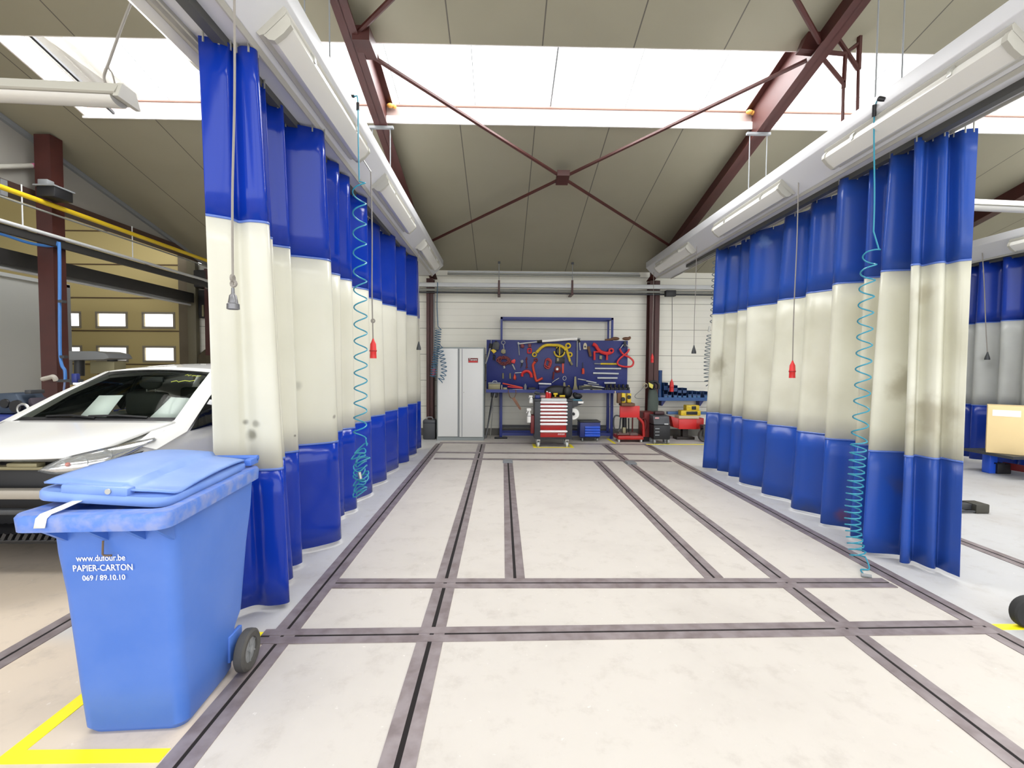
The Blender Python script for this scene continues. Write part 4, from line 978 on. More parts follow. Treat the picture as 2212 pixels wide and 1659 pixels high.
for r_ in range(2):
    for i in range(6):
        x = sx_(1770+i*56+r_*14); nm = ['leftmost','second','third','fourth','fifth','rightmost'][i]
        solo('impact_socket', MB().lathe([(.001,0),(.028,0),(.030,.02),(.030,.07),(.022,.075),(.020,.05),(.001,.05)],(x,YS+(.07 if r_ else -.09),sz+(.055 if r_ else .0)),n=14), MT['black'], f'{nm} black socket in the {"back" if r_ else "front"} row at the right end of the bench', 'socket', 'black sockets on the bench shelf')
solo('socket_stand', MB().box(sx_(1750),sx_(2085),YS+.02,YS+.12,sz,sz+.055,.005), MT['darkgrey'], 'dark stand carrying the back row of sockets', 'stand')
for x,lb,k in ((1895,'left',1),(2045,'right',-1)):
    c = bz(x,385,0); c = Vector((c.x,YB+.02,bt))
    g = MB().sphere(c+Vector((0,0,.045)),.05,1.8,.8,.75); g.merge(MB().tube(catmull([c+Vector((-.05,0,.04)),c+Vector((-.14,0,.02)),c+Vector((-.22,0,.012))]),[.03]*3+[.025]*10,8).bm if k>0 else MB().tube([c+Vector((.03,0,.05)),c+Vector((.09,0,.075))],.026,8).bm)
    solo('work_glove', g, MT['brown'], f'{lb} brown leather work glove lying on top of the tool board', 'glove')

# belt hanging under the shelf, rods leaning beside the cabinet
def b2(zx, zy, y=YF-.02): return onY(1030+zx*.16727, 800+zy*.16725, y)
o = thing('leather_belt','brown leather strap with a loop hanging under the bench shelf','strap',b2(560,510))
part(o,'loop',MB().tube(catmull([b2(x,y) for x,y in ((408,250),(410,290),(430,345),(460,360),(495,335),(505,280),(500,250))]),.007,6),MT['brown'],True)
part(o,'tongue',MB().prism([(b2(x,y).x,b2(x,y).z) for x,y in ((452,362),(490,350),(530,415),(572,490),(566,515),(545,500))],YF-.03,YF-.018,'xz',.003),mat('belt_tan','8a6450',.7),True)
for i,(p0,p1,r,m) in enumerate((((232,300),(112,880),.012,'grey'),((205,300),(120,870),.016,'darkgrey'),((222,330),(172,880),.010,'steel'))):
    a, b = b2(*p0, YF-.03-.02*i), onZ(1030+p1[0]*.16727, 800+p1[1]*.16725)
    solo('leaning_rod', MB().tube([b,a], r, 8), MT[m], ['grey rod leaning against the bench beside the cabinet','thick dark rod leaning between cabinet and bench','thin bright rod leaning between cabinet and bench'][i], 'rod')
solo('hanging_bag', MB().box(b2(180,0).x,b2(270,0).x,YF+.05,YF+.2,b2(0,350,YF+.1).z,sz-.032,.02), MT['black'], 'black bag hanging under the left end of the bench', 'bag')
for nm,(zx,zy,w_,d_) in (('black pad on the floor under the left bench leg',(310,888,.14,.09)),):
    p = onZ(1030+zx*.16727, 800+zy*.16725); solo('floor_pad', MB().box(p.x-w_,p.x+w_,p.y+.02,p.y+.02+d_,0,.035,.01), MT['black'], nm, 'pad')

# ---------------------------------------------------------------- red tool cart with eight drawers
cy = 8.86
def ct_(zx, zy, y=cy): return onY(1100+zx*.08439, 840+zy*.08439, y)
x0, x1 = ct_(650,600).x, ct_(1620,600).x; zb0, zt0 = ct_(0,1290).z, ct_(0,310).z
tcx = thing('tool_cart','red and black roller tool cart with eight white drawer handles','tool cart',((x0+x1)/2,cy,0))
part(tcx,'cabinet_body',MB().box(x0,x1,cy,cy+.44,zb0,zt0,.012),MT['charcoal'],True)
hz = [345,440,530,622,715,805,895,1080,1235]
dx0, dx1 = ct_(806,0).x, ct_(1466,0).x
for i in range(8):
    zu, zd = ct_(0,hz[i]-32).z, ct_(0,hz[i+1]-36 if i < 7 else 1235).z
    d = part(tcx,'drawer',MB().box(dx0,dx1,cy-.018,cy+.02,zd+.003,zu,.003),MT['redpaint'],True)
    zc = ct_(0,hz[i]).z
    part(d,'handle',MB().tube([(ct_(788,0).x+.008,cy-.03,zc),(ct_(788,0).x+.02,cy-.035,zc),(ct_(1498,0).x-.02,cy-.035,zc),(ct_(1498,0).x-.008,cy-.03,zc)],[.014,.021,.021,.014],10),MT['lettering'],True)
lg = MB()
for i in range(6): lg.prism([(ct_(1255+i*30,0).x+.004*a, ct_(0,1172).z+.03*b) for a,b in ((0,0),(2.2,0),(4.2,1),(2.0,1))], cy-.020, cy-.0182,'xz')
part(d,'badge_marks',lg,MT['lettering'],True)
part(tcx,'worktop',MB().box(x0-.005,x1+.005,cy-.01,cy+.45,zt0,zt0+.035,.01),MT['charcoal'],True)
part(tcx,'front_tray',MB().box(ct_(818,0).x,ct_(1468,0).x,cy-.03,cy+.05,zt0+.0,ct_(0,240).z,.006),MT['lightgrey'],True)
for s,px in ((-1,755),(1,1490)):
    for dy in (.06,.38):
        xx = ct_(px,0).x
        w1 = part(tcx,'caster',MB().lathe([(.001,-.016),(.045,-.018),(.052,-.008),(.052,.008),(.045,.018),(.001,.016)],(xx,cy+dy-.05,.052),'x',20),MT['lightgrey'],True)
        part(w1,'fork',MB().box(xx-.03,xx-.022,cy+dy-.08,cy+dy+.0,.05,zb0).box(xx+.022,xx+.03,cy+dy-.08,cy+dy+.0,.05,zb0).box(xx-.035,xx+.035,cy+dy-.09,cy+dy+.02,zb0-.02,zb0),MT['steel'],True)
part(tcx,'side_shelf',MB().prism([(x1,zt0),(ct_(1915,0).x,zt0),(ct_(1915,0).x,zt0-.05),(x1,ct_(0,490).z)],cy+.05,cy+.38,'xz',.004),MT['darkgrey'],True)
part(tcx,'side_panel',MB().box(ct_(565,0).x,x0,cy+.05,cy+.36,ct_(0,1150).z,ct_(0,690).z,.006),MT['darkred'],True)
rc_ = Vector((ct_(1635,645).x, cy+.2, ct_(0,645).z))
solo('paper_roll', MB().lathe([(.030,-.11),(.112,-.11),(.112,.11),(.030,.11),(.030,-.11)],(rc_.x+.02,cy+.20,rc_.z),'y',28), MT['white'], 'white paper roll held on the right side of the tool cart', 'paper roll')
tcx_hold = part(tcx,'roll_holder',MB().cyl((rc_.x+.02,cy+.06,rc_.z),(rc_.x+.02,cy+.36,rc_.z),.028).box(x1-.01,rc_.x+.03,cy+.335,cy+.36,rc_.z-.02,rc_.z+.02),MT['black'],True)
def spray(label, zx, zt1, zb1, k):
    b = ct_(zx,zb1,cy+.1); t = ct_(zx,zt1,cy+.1); h = t.z-b.z
    o = thing('spray_bottle',label,'bottle',b)
    part(o,'bottle_body',MB().lathe([(.001,0),(.045*k,0),(.047*k,.03*h),(.047*k,.42*h),(.018*k,.72*h),(.016*k,.80*h),(.001,.80*h)],b,n=18),MT['white'],True)
    part(o,'trigger_head',MB().box(b.x-.05*k,b.x+.035*k,b.y-.014,b.y+.014,b.z+.80*h,t.z,.006).tube([(b.x-.03*k,b.y,b.z+.84*h),(b.x-.055*k,b.y,b.z+.66*h)],.006,6),MT['white'],True)
    part(o,'label_band',MB().lathe([(.0475*k,.44*h),(.0485*k,.45*h),(.0485*k,.47*h),(.0475*k,.48*h)],b,n=18),MT['grey'],True)
spray('white spray bottle hanging low on the left side of the tool cart',512,495,858,1.0)
spray('smaller white spray bottle hooked at the top left of the tool cart',560,170,360,.8)
zw = zt0+.035
def on_cart(zx): return ct_(zx,250,cy+.18).x
for i,(zx,h,r) in enumerate(((965,.15,.030),(1030,.13,.032))):
    o = thing('spray_can',['taller red spray can on the tool cart','shorter red spray can on the tool cart beside the taller one'][i],'can',(on_cart(zx),cy+.15,zw))
    part(o,'can',MB().lathe([(.001,0),(r,0),(r,h*.8),(r*.6,h*.88),(.001,h*.88)],(on_cart(zx),cy+.15,zw),n=16),MT['red'],True)
    part(o,'cap',MB().lathe([(r*.6,h*.88),(r*.6,h),(.001,h)],(on_cart(zx),cy+.15,zw),n=12),MT['white'],True)
for i,(zx,lb) in enumerate(((1170,'brown and yellow cordless drill on the tool cart'),(1340,'brown and yellow battery pack on the tool cart'))):
    o = thing('power_tool',lb,'power tool',(on_cart(zx),cy+.13,zw)); x = on_cart(zx)
    part(o,'base',MB().box(x-.065,x+.065,cy+.08,cy+.18,zw,zw+.04,.01),MT['brown'],True)
    part(o,'head',(MB().tube([(x,cy+.13,zw+.04),(x,cy+.13,zw+.08)],.018,8).tube([(x-.035,cy+.13,zw+.095),(x+.045,cy+.13,zw+.095)],.022,10) if i==0 else MB().box(x-.05,x+.06,cy+.085,cy+.175,zw+.04,zw+.075,.01)),MT['yellow'],True)
bx = on_cart(1250)
bag = MB(); bag.sphere((bx,cy+.32,zw+.13),.13,2.0,.75,1.0); bag.sphere((on_cart(1500),cy+.25,zw+.128),.1,1.0,.8,1.25)
solo('black_bag', bag, MT['black'], 'black bag bundled on top of the tool cart', 'bag')
o = thing('air_gun','blue and black air gun at the left end of the tool cart top','air gun',(on_cart(720),cy+.2,zw))
part(o,'grip',MB().box(on_cart(660),on_cart(790),cy+.15,cy+.25,zw,zw+.07,.015),MT['bluesteel'],True)
part(o,'barrel',MB().tube([(on_cart(650),cy+.2,zw+.12),(on_cart(780),cy+.2,zw+.10)],.025,10).tube([(on_cart(720),cy+.2,zw+.07),(on_cart(720),cy+.2,zw+.10)],.02,8),MT['darkgrey'],True)
solo('rag', MB().sphere((on_cart(880),cy+.22,zw+.035),.055,1.3,1,.65), mat('rag_pink','c9a2a0',.9), 'pale pink rag on the tool cart beside the red cans', 'rag')
tr = thing('parts_tray','teal tray with dark gloves on the side shelf of the tool cart','tray',(ct_(1770,0).x,cy+.2,zt0))
part(tr,'tray',MB().box(ct_(1650,0).x,ct_(1890,0).x,cy+.08,cy+.34,zt0+.001,zt0+.03,.008),mat('tray_teal','4a7a8c',.5),True)
part(tr,'gloves',MB().sphere((ct_(1800,0).x,cy+.2,zt0+.085),.06,1.5,1,.9).sphere((ct_(1740,0).x,cy+.25,zt0+.11),.05,1,1,1),MT['black'],True)
solo('label_card', MB().box(ct_(1780,0).x,ct_(1915,0).x,cy+.04,cy+.05,zt0-.045,zt0-.005), MT['white'], 'white card clipped to the side shelf of the tool cart', 'card')

# ---------------------------------------------------------------- floor machines along the back wall
yb = 9.55
def fy(px, py, y=yb): return onY(px,py,y)
o = thing('rolling_case','bright blue ribbed case on a small dolly under the bench','case',(fy(1287,950).x,yb+.1,0))
a, b = fy(1263,0), fy(1309,0); zt3, zb3 = fy(0,908).z, fy(0,941).z
part(o,'case_body',MB().box(a.x,b.x,yb-.02,yb+.32,zb3,zt3,.02),MT['bluesteel'],True)
for i in range(4):
    z_ = zb3+.02+i*(zt3-zb3-.09)/4; part(o,'rib',MB().box(a.x+.1,b.x-.01,yb-.045,yb-.018,z_,z_+.05,.01),MT['brightblue'],True)
part(o,'lid',MB().box(a.x-.005,b.x+.005,yb-.025,yb+.325,zt3,zt3+.03,.012),MT['darkgrey'],True)
part(o,'dolly',MB().box(a.x+.02,b.x-.02,yb,yb+.30,.075,zb3,.008),MT['black'],True)
for x in (a.x+.06,b.x-.06):
    for y in (yb+.03,yb+.27): part(o,'caster',MB().lathe([(.001,-.012),(.038,-.012),(.038,.012),(.001,.012)],(x,y,.038),'x',16),MT['grey'],True)

def rz_(zx, zy, y=9.45): return onY(1310+zx*.08439, 830+zy*.08439, y)
o = thing('red_hand_cart','open red cart with a square panel and bent side post','cart',rz_(640,1450)); y=9.45
part(o,'panel',MB().box(rz_(350,0).x,rz_(860,0).x,y-.02,y+.03,rz_(0,850).z,rz_(0,550).z,.012),MT['red'],True)
part(o,'side_post',MB().tube(catmull([rz_(800,850),rz_(880,920),rz_(935,1010),rz_(950,1180),rz_(955,1340)]),.03,10),MT['redpaint'],True)
part(o,'back_post',MB().box(rz_(795,0).x,rz_(825,0).x,y+.35,y+.38,.14,rz_(0,850).z),MT['darkred'],True)
part(o,'base_tray',MB().box(rz_(315,0).x,rz_(968,0).x,y-.02,y+.42,rz_(0,1415).z,rz_(0,1325).z,.01),MT['redpaint'],True)
part(o,'spindle',MB().cyl(rz_(460,850,y+.15),rz_(460,1250,y+.15),.045).cyl(rz_(570,870,y+.2),rz_(570,1240,y+.2),.012),MT['black'],True)
for x in (345,920):
    for dy in (.03,.37):
        p = rz_(x,0); part(o,'caster',MB().lathe([(.001,-.016),(.035,-.016),(.035,.016),(.001,.016)],(p.x,y+dy,.035),'x',16).box(p.x-.02,p.x+.02,y+dy-.02,y+dy+.02,.04,rz_(0,1415).z),MT['lightgrey'],True)
ztr = rz_(0,1325).z
solo('pulling_tools', MB().tube([Vector((rz_(310,0).x,y+.06,ztr+.024)),Vector((rz_(720,0).x,y+.1,ztr+.024))],.022,8).tube([Vector((rz_(380,0).x,y+.16,ztr+.03)),Vector((rz_(860,0).x,y+.22,ztr+.03))],.028,8).box(rz_(640,0).x,rz_(850,0).x,y+.05,y+.3,ztr,ztr+.05,.01), mat('worn_steel','6a5450',.5,.3), 'worn steel pulling bars lying in the red cart tray', 'bars')
solo('brass_block', MB().box(rz_(470,0).x,rz_(550,0).x,y+.10,y+.20,ztr,rz_(0,1120).z,.008), MT['olive'], 'brass coloured block standing in the red cart tray', 'block')
y = 9.30
o = thing('chain_hoist','yellow chain hoist with black discs on top of the red cart','hoist',rz_(470,545))
part(o,'hoist_body',MB().box(rz_(370,0).x,rz_(460,0).x,y+.05,y+.2,rz_(0,465).z,rz_(0,220).z,.01).box(rz_(510,0).x,rz_(610,0).x,y+.05,y+.2,rz_(0,465).z,rz_(0,225).z,.015),MT['yellow'],True)
part(o,'disc',MB().lathe([(.001,-.02),(.04,-.02),(.045,0)],rz_(425,385,y+.05),'y',18).lathe([(.001,-.02),(.038,-.02),(.04,0)],rz_(575,330,y+.05),'y',18),MT['black'],True)
part(o,'hook_block',MB().box(rz_(270,0).x,rz_(370,0).x,y+.08,y+.18,rz_(0,480).z,rz_(0,220).z,.01),MT['brown'],True)
part(o,'foot',MB().box(rz_(350,0).x,rz_(690,0).x,y-.0,y+.25,rz_(0,549).z,rz_(0,468).z,.015),MT['brown'],True)
solo('pale_bar', MB().box(rz_(240,0).x,rz_(265,0).x,YF-.028,YF-.005,rz_(0,540).z,sz-.0), MT['beige'], 'pale flat bar hanging under the right end of the bench', 'bar')
y = 9.45
hp = [rz_(400,840,y+.01),rz_(250,800,y+.02),rz_(190,880,y),rz_(185,1060,y),rz_(230,1180,y),rz_(310,1190,y+.02),rz_(345,1080,y+.05),rz_(360,900,y+.04),rz_(390,800,y+.03)]
solo('rubber_hose', MB().tube(catmull(hp,6),.016,8), MT['darkgrey'], 'dark rubber hose looped at the left of the red cart', 'hose')
cw = [onY(1393,832,10.0),onY(1385,842,10.0),onY(1373,853,10.0),onY(1372,858,10.0),onY(1378,861,10.0),onY(1392,861,10.0)]
solo('wall_cable', MB().tube(catmull(cw,6),.007,6), MT['pipegrey'], 'grey cable looping from the right column to the red cart', 'cable')

def gz(zx, zy, y=9.5): return onY(1380+zx*.12658, 780+zy*.12658, y)
# red compressor, charger, coat, headlamp on the column
y = 9.55
o = thing('red_compressor','dark red compressor tank beside the right column','compressor',gz(190,1300))
part(o,'tank',MB().loft([rrect(gz(110,0).x,gz(320,0).x,y,y+.4,z_,.04) for z_ in (.1,.12,gz(0,900).z-.02,gz(0,880).z)]),MT['darkred'],True)
part(o,'hose_ring',MB().torus((gz(95,0).x+.02,y-.02,gz(0,1090).z),.14,.012,'y',24,6,.55,1),MT['darkred'],True)
part(o,'gauge',MB().lathe([(.001,-.03),(.03,-.03),(.03,0)],(gz(230,0).x,y,gz(0,990).z),'y',16),MT['lightgrey'],True)
part(o,'foot',MB().box(gz(120,0).x,gz(310,0).x,y+.03,y+.37,0,.10),MT['black'],True)
y = 9.22
o = thing('battery_charger','grey and black wheeled battery charger beside the red compressor','charger',gz(415,1400))
cxl, cxr = gz(275,0,y).x, gz(562,0,y).x
part(o,'lower_case',MB().box(cxl,cxr,y,y+.31,.10,gz(0,1090,y).z,.02),MT['black'],True)
part(o,'console',MB().prism([(y,gz(0,1085,y).z),(y+.31,gz(0,1085,y).z),(y+.31,gz(0,925,y).z),(y+.06,gz(0,940,y).z)],cxl+.0,cxr-.01,'yz',.015),MT['charcoal'],True)
part(o,'handle',MB().box(gz(335,0,y).x,gz(505,0,y).x,y+.15,y+.28,gz(0,930,y).z,gz(0,870,y).z,.02),mat('handle_dark_red','3a2024',.5),True)
part(o,'badge',MB().box(gz(300,0,y).x,gz(370,0,y).x,y+.025,y+.04,gz(0,985,y).z,gz(0,962,y).z),mat('badge_pink','d8a0a0',.5),True)
part(o,'display',MB().box(gz(455,0,y).x,gz(522,0,y).x,y-.004,y+.02,gz(0,1082,y).z,gz(0,1066,y).z),MT['lightgrey'],True)
for i in range(3): part(o,'vent',MB().box(gz(300,0,y).x,gz(372,0,y).x,y-.006,y+.004,gz(0,1160+i*55,y).z,gz(0,1145+i*55,y).z),MT['grey'],True)
for x in (gz(298,0,y).x,gz(535,0,y).x):
    for dy in (.05,.26): part(o,'caster',MB().lathe([(.001,-.018),(.05,-.018),(.05,.018),(.001,.018)],(x,y+dy,.05),'x',18),MT['grey'],True)
y = 10.0
o = thing('work_coat','dark green-grey work coat hanging on the right back column','coat',gz(230,840,y))
cc = [gz(235,470,y),gz(235,560,y),gz(235,690,y),gz(230,850,y)]; ww = [.07,.10,.12,.11]
part(o,'coat',MB().loft([[Vector((c.x+w_*1.0*_c(2*PI*j/16)*(1+.12*_s(3*2*PI*j/16+i)), y+w_*.5*_s(2*PI*j/16), c.z)) for j in range(16)] for i,(c,w_) in enumerate(zip(cc,ww))]),mat('coat_grey_green','4e5852',.85,bump=.3,scale=12),True)
part(o,'collar',MB().torus(gz(235,470,y),.05,.02,'z',16,8),MT['darkgrey'],True)
o = thing('cable_reel_lamp','black inspection lamp with a yellow lens on the right back column','lamp',gz(260,500,9.95))
part(o,'lamp_body',MB().sphere(gz(215,420,9.95),.09,.9,.7,1).tube(catmull([gz(180,370,9.95),gz(270,350,9.93),gz(335,400,9.9),gz(330,480,9.9)]),.03,8),MT['black'],True)
part(o,'lens',MB().prism([(gz(a,b).x,gz(a,b,9.86).z) for a,b in ((262,365),(345,405),(330,475),(275,440))],9.86,9.89,'xz',.004),mat('lens_yellow','d9cf5a',.4),True)
solo('wall_hook', MB().torus(gz(110,420,10.08),.05,.012,'y',18,6), MT['beige'], 'pale cable hook on the left face of the right column', 'hook')

# blue shelf with small storage bins
ys = 10.05
sx0, sx1, szz = gz(290,0,ys).x, gz(1330,0,ys).x, gz(0,640,ys).z
o = thing('wall_shelf','blue steel wall shelf right of the column holding storage bins','shelf',((sx0+sx1)/2,ys,szz))
part(o,'board',MB().box(sx0,sx1,ys,10.39,szz-.03,szz),MT['bluesteel'],True)
part(o,'front_lip',MB().box(sx0,sx1,ys-.01,ys,szz-.045,szz+.03),mat('shelf_lip_blue','24508a',.45),True)
for x in (gz(440,0,ys).x,gz(1100,0,ys).x):
    part(o,'bracket',MB().prism([(x,szz-.03),(x+.13,szz-.03),(x+.10,szz-.05),(x+.022,szz-.17),(x,szz-.17)],10.2,10.38,'xz'),MT['bluesteel'],True)
for i,(zx,h) in enumerate(((475,.36),(545,.30),(640,.30),(715,.24),(800,.24),(890,.18),(970,.18),(1040,.17),(1165,.17),(1240,.16))):
    x = gz(zx,0,ys).x; b_ = MB(); w2 = .047; yy0, yy1 = ys+.02, ys+.26; z0 = szz
    n_ = max(1, round(h/.15)); hh = h/n_
    for j in range(n_):
        zz0 = z0 + j*hh
        b_.box(x-w2,x+w2,yy0,yy1,zz0,zz0+.008).box(x-w2,x-w2+.006,yy0,yy1,zz0,zz0+hh*.95).box(x+w2-.006,x+w2,yy0,yy1,zz0,zz0+hh*.95).box(x-w2,x+w2,yy1-.006,yy1,zz0,zz0+hh*.95).box(x-w2,x+w2,yy0,yy0+.006,zz0,zz0+hh*.55)
    nth = ['first','second','third','fourth','fifth','sixth','seventh','eighth','ninth','tenth'][i]
    o = thing('storage_bin',f'{nth} blue storage bin from the left on the wall shelf','bin',(x,ys+.14,szz),group='blue bins on the wall shelf')
    part(o,'bin_body',b_,MT['binsblue'],True)
    part(o,'label_slot',MB().box(x-.03,x+.03,yy0-.006,yy0,szz+.03,szz+.06),mat('bin_label_blue','3a6f9c',.5) if i == 0 else bpy.data.materials['bin_label_blue'],True)
tx = gz(395,0,ys).x
solo('upright_tube', MB().lathe([(.001,0),(.055,0),(.05,.25),(.048,gz(0,155,ys).z-szz-.05),(.05,gz(0,155,ys).z-szz-.045),(.05,gz(0,155,ys).z-szz),(.001,gz(0,155,ys).z-szz)],(tx,ys+.12,szz),n=18), MT['binsblue'], 'tall dark blue tube standing at the left end of the wall shelf', 'tube')

# red pulling tower with yellow boxes, tyre beside it
y = 9.78
o = thing('frame_puller','red pulling arm with a pale top on a dark post by the right curtain','puller',gz(850,1300,y))
part(o,'red_head',MB().prism([(gz(a,b,y).x,gz(a,b,y).z) for a,b in ((545,940),(700,985),(1005,985),(1115,975),(1110,1150),(1000,1165),(700,1160),(590,1130))],y,y+.3,'xz',.015),MT['redpaint'],True)
part(o,'face_plate',MB().box(gz(700,0,y).x,gz(1003,0,y).x,y-.012,y+.002,gz(0,1158,y).z,gz(0,988,y).z,.004),MT['red'],True)
part(o,'pale_top',MB().box(gz(700,0,y).x,gz(1050,0,y).x,y-.01,y+.25,gz(0,982,y).z,gz(0,930,y).z,.012),MT['beige'],True)
part(o,'post',MB().box(gz(800,0,y).x,gz(890,0,y).x,y+.08,y+.2,0,gz(0,1150,y).z).box(gz(690,0,y).x,gz(1000,0,y).x,y+.05,y+.3,0,.06,.01),mat('post_dark','241c18',.6),True)
for i,(xa,xb,za,zb4,lb) in enumerate(((745,1085,918,842,'lower'),(835,1060,840,752,'upper'))):
    o = thing('clamp_box',f'{lb} yellow and black clamp box on the red pulling arm','box',(gz((xa+xb)/2,0,y).x,y+.1,gz(0,za,y).z+.004))
    zA, zB = gz(0,930,y).z if i==0 else gz(0,842,y).z, gz(0,zb4,y).z
    part(o,'box_body',MB().box(gz(xa,0,y).x,gz(xb,0,y).x,y+.02,y+.2,zA,zB,.012),MT['yellow'],True)
    part(o,'opening',MB().box(gz(xa+90,0,y).x,gz(xb-60,0,y).x,y+.012,y+.024,zA+.02,zB-.02,.004),MT['black'],True)
solo('blue_rail_beam', MB().box(gz(500,0,10.1).x,gz(1500,0,10.1).x,10.06,10.16,gz(0,905,10.1).z,gz(0,860,10.1).z,.004), mat('beam_pale_blue','4a6ea0',.5), 'pale blue bar behind the red pulling arm', 'bar')
solo('bar_stand', MB().box(gz(520,0,10.1).x,gz(545,0,10.1).x,10.08,10.14,0,gz(0,905,10.1).z).box(gz(1420,0,10.1).x,gz(1445,0,10.1).x,10.08,10.14,0,gz(0,905,10.1).z), MT['darkgrey'], 'dark stand under the pale blue bar', 'stand') if False else None
def wheel(o, c, R0, wd, axis, tyre='tyredark', rim='rim'):
    t = part(o,'tyre',MB().lathe([(R0*.62,-wd*.4),(R0*.9,-wd*.5),(R0*.99,-wd*.32),(R0,0),(R0*.99,wd*.32),(R0*.9,wd*.5),(R0*.62,wd*.4)],c,axis,30),MT[tyre],True)
    hb_ = MB().lathe([(.001,-wd*.3),(R0*.3,-wd*.38),(R0*.35,-wd*.2),(R0*.62,-wd*.3),(R0*.64,0),(R0*.62,wd*.3),(R0*.35,wd*.2),(R0*.3,wd*.38),(.001,wd*.3)],c,axis,24)
    part(o,'hub',hb_,MT[rim],True); return t
wc = gz(1120,1310,9.55); wc.z = .135
o = thing('trolley_wheel','pneumatic trolley wheel on the floor at the far end of the right curtain','wheel',(wc.x,9.55,0))
wheel(o,(wc.x,9.55,.135),.135,.09,'y','tyre','lightgrey')
part(o,'fork',MB().box(wc.x-.06,wc.x+.10,9.47,9.49,.13,.30).box(wc.x-.06,wc.x+.10,9.61,9.63,.13,.30).box(wc.x-.07,wc.x+.11,9.46,9.64,.29,.36,.01),MT['darkgrey'],True)

# ================================================================ WHITE CAR
car = thing('car', 'white hatchback car with its front bumper removed, in the left bay', 'car', (-3.68, 3.28, 0))
def sec(y, w_, zs, zc, zb=.24):
    h = [(w_*.90,zb),(w_*.975,.38),(w_,.62),(w_*.99,zs-.16),(w_*.965,zs-.05),(w_*.90,zs),(w_*.5,zc-.006)]
    return [Vector((x,y,z)) for x,z in h] + [Vector((0,y,zc))] + [Vector((-x,y,z)) for x,z in reversed(h)]
part(car,'body_shell',MB().loft([sec(.34,.775,.82,.80),sec(.50,.835,.915,.88),sec(.75,.868,.985,.95),sec(.95,.880,1.012,.97),sec(1.15,.884,1.005,.97),sec(1.5,.885,1.0,.96),sec(2.6,.885,1.01,.96),sec(3.5,.87,1.03,1.0),sec(4.0,.80,1.02,1.02,.3),sec(4.12,.72,.86,.86,.36)]),MT['carwhite'])
rows = []
for j in range(13):
    v = j/12; row = []
    for i in range(25):
        u = -1+2*i/24; hw = .60+.15*v**.8
        y0 = .035+.235*abs(u)**3.2; y1 = .845+.075*u*u
        y = y0+(y1-y0)*v
        z = .895+.152*v**.72 - .030*abs(u)**3*(1-.5*v) - .02*(1-v)**6
        row.append(Vector((hw*u, y, z)))
    rows.append(row)
hd = part(car,'hood',MB().grid(rows),MT['carwhite'],thick=.014)
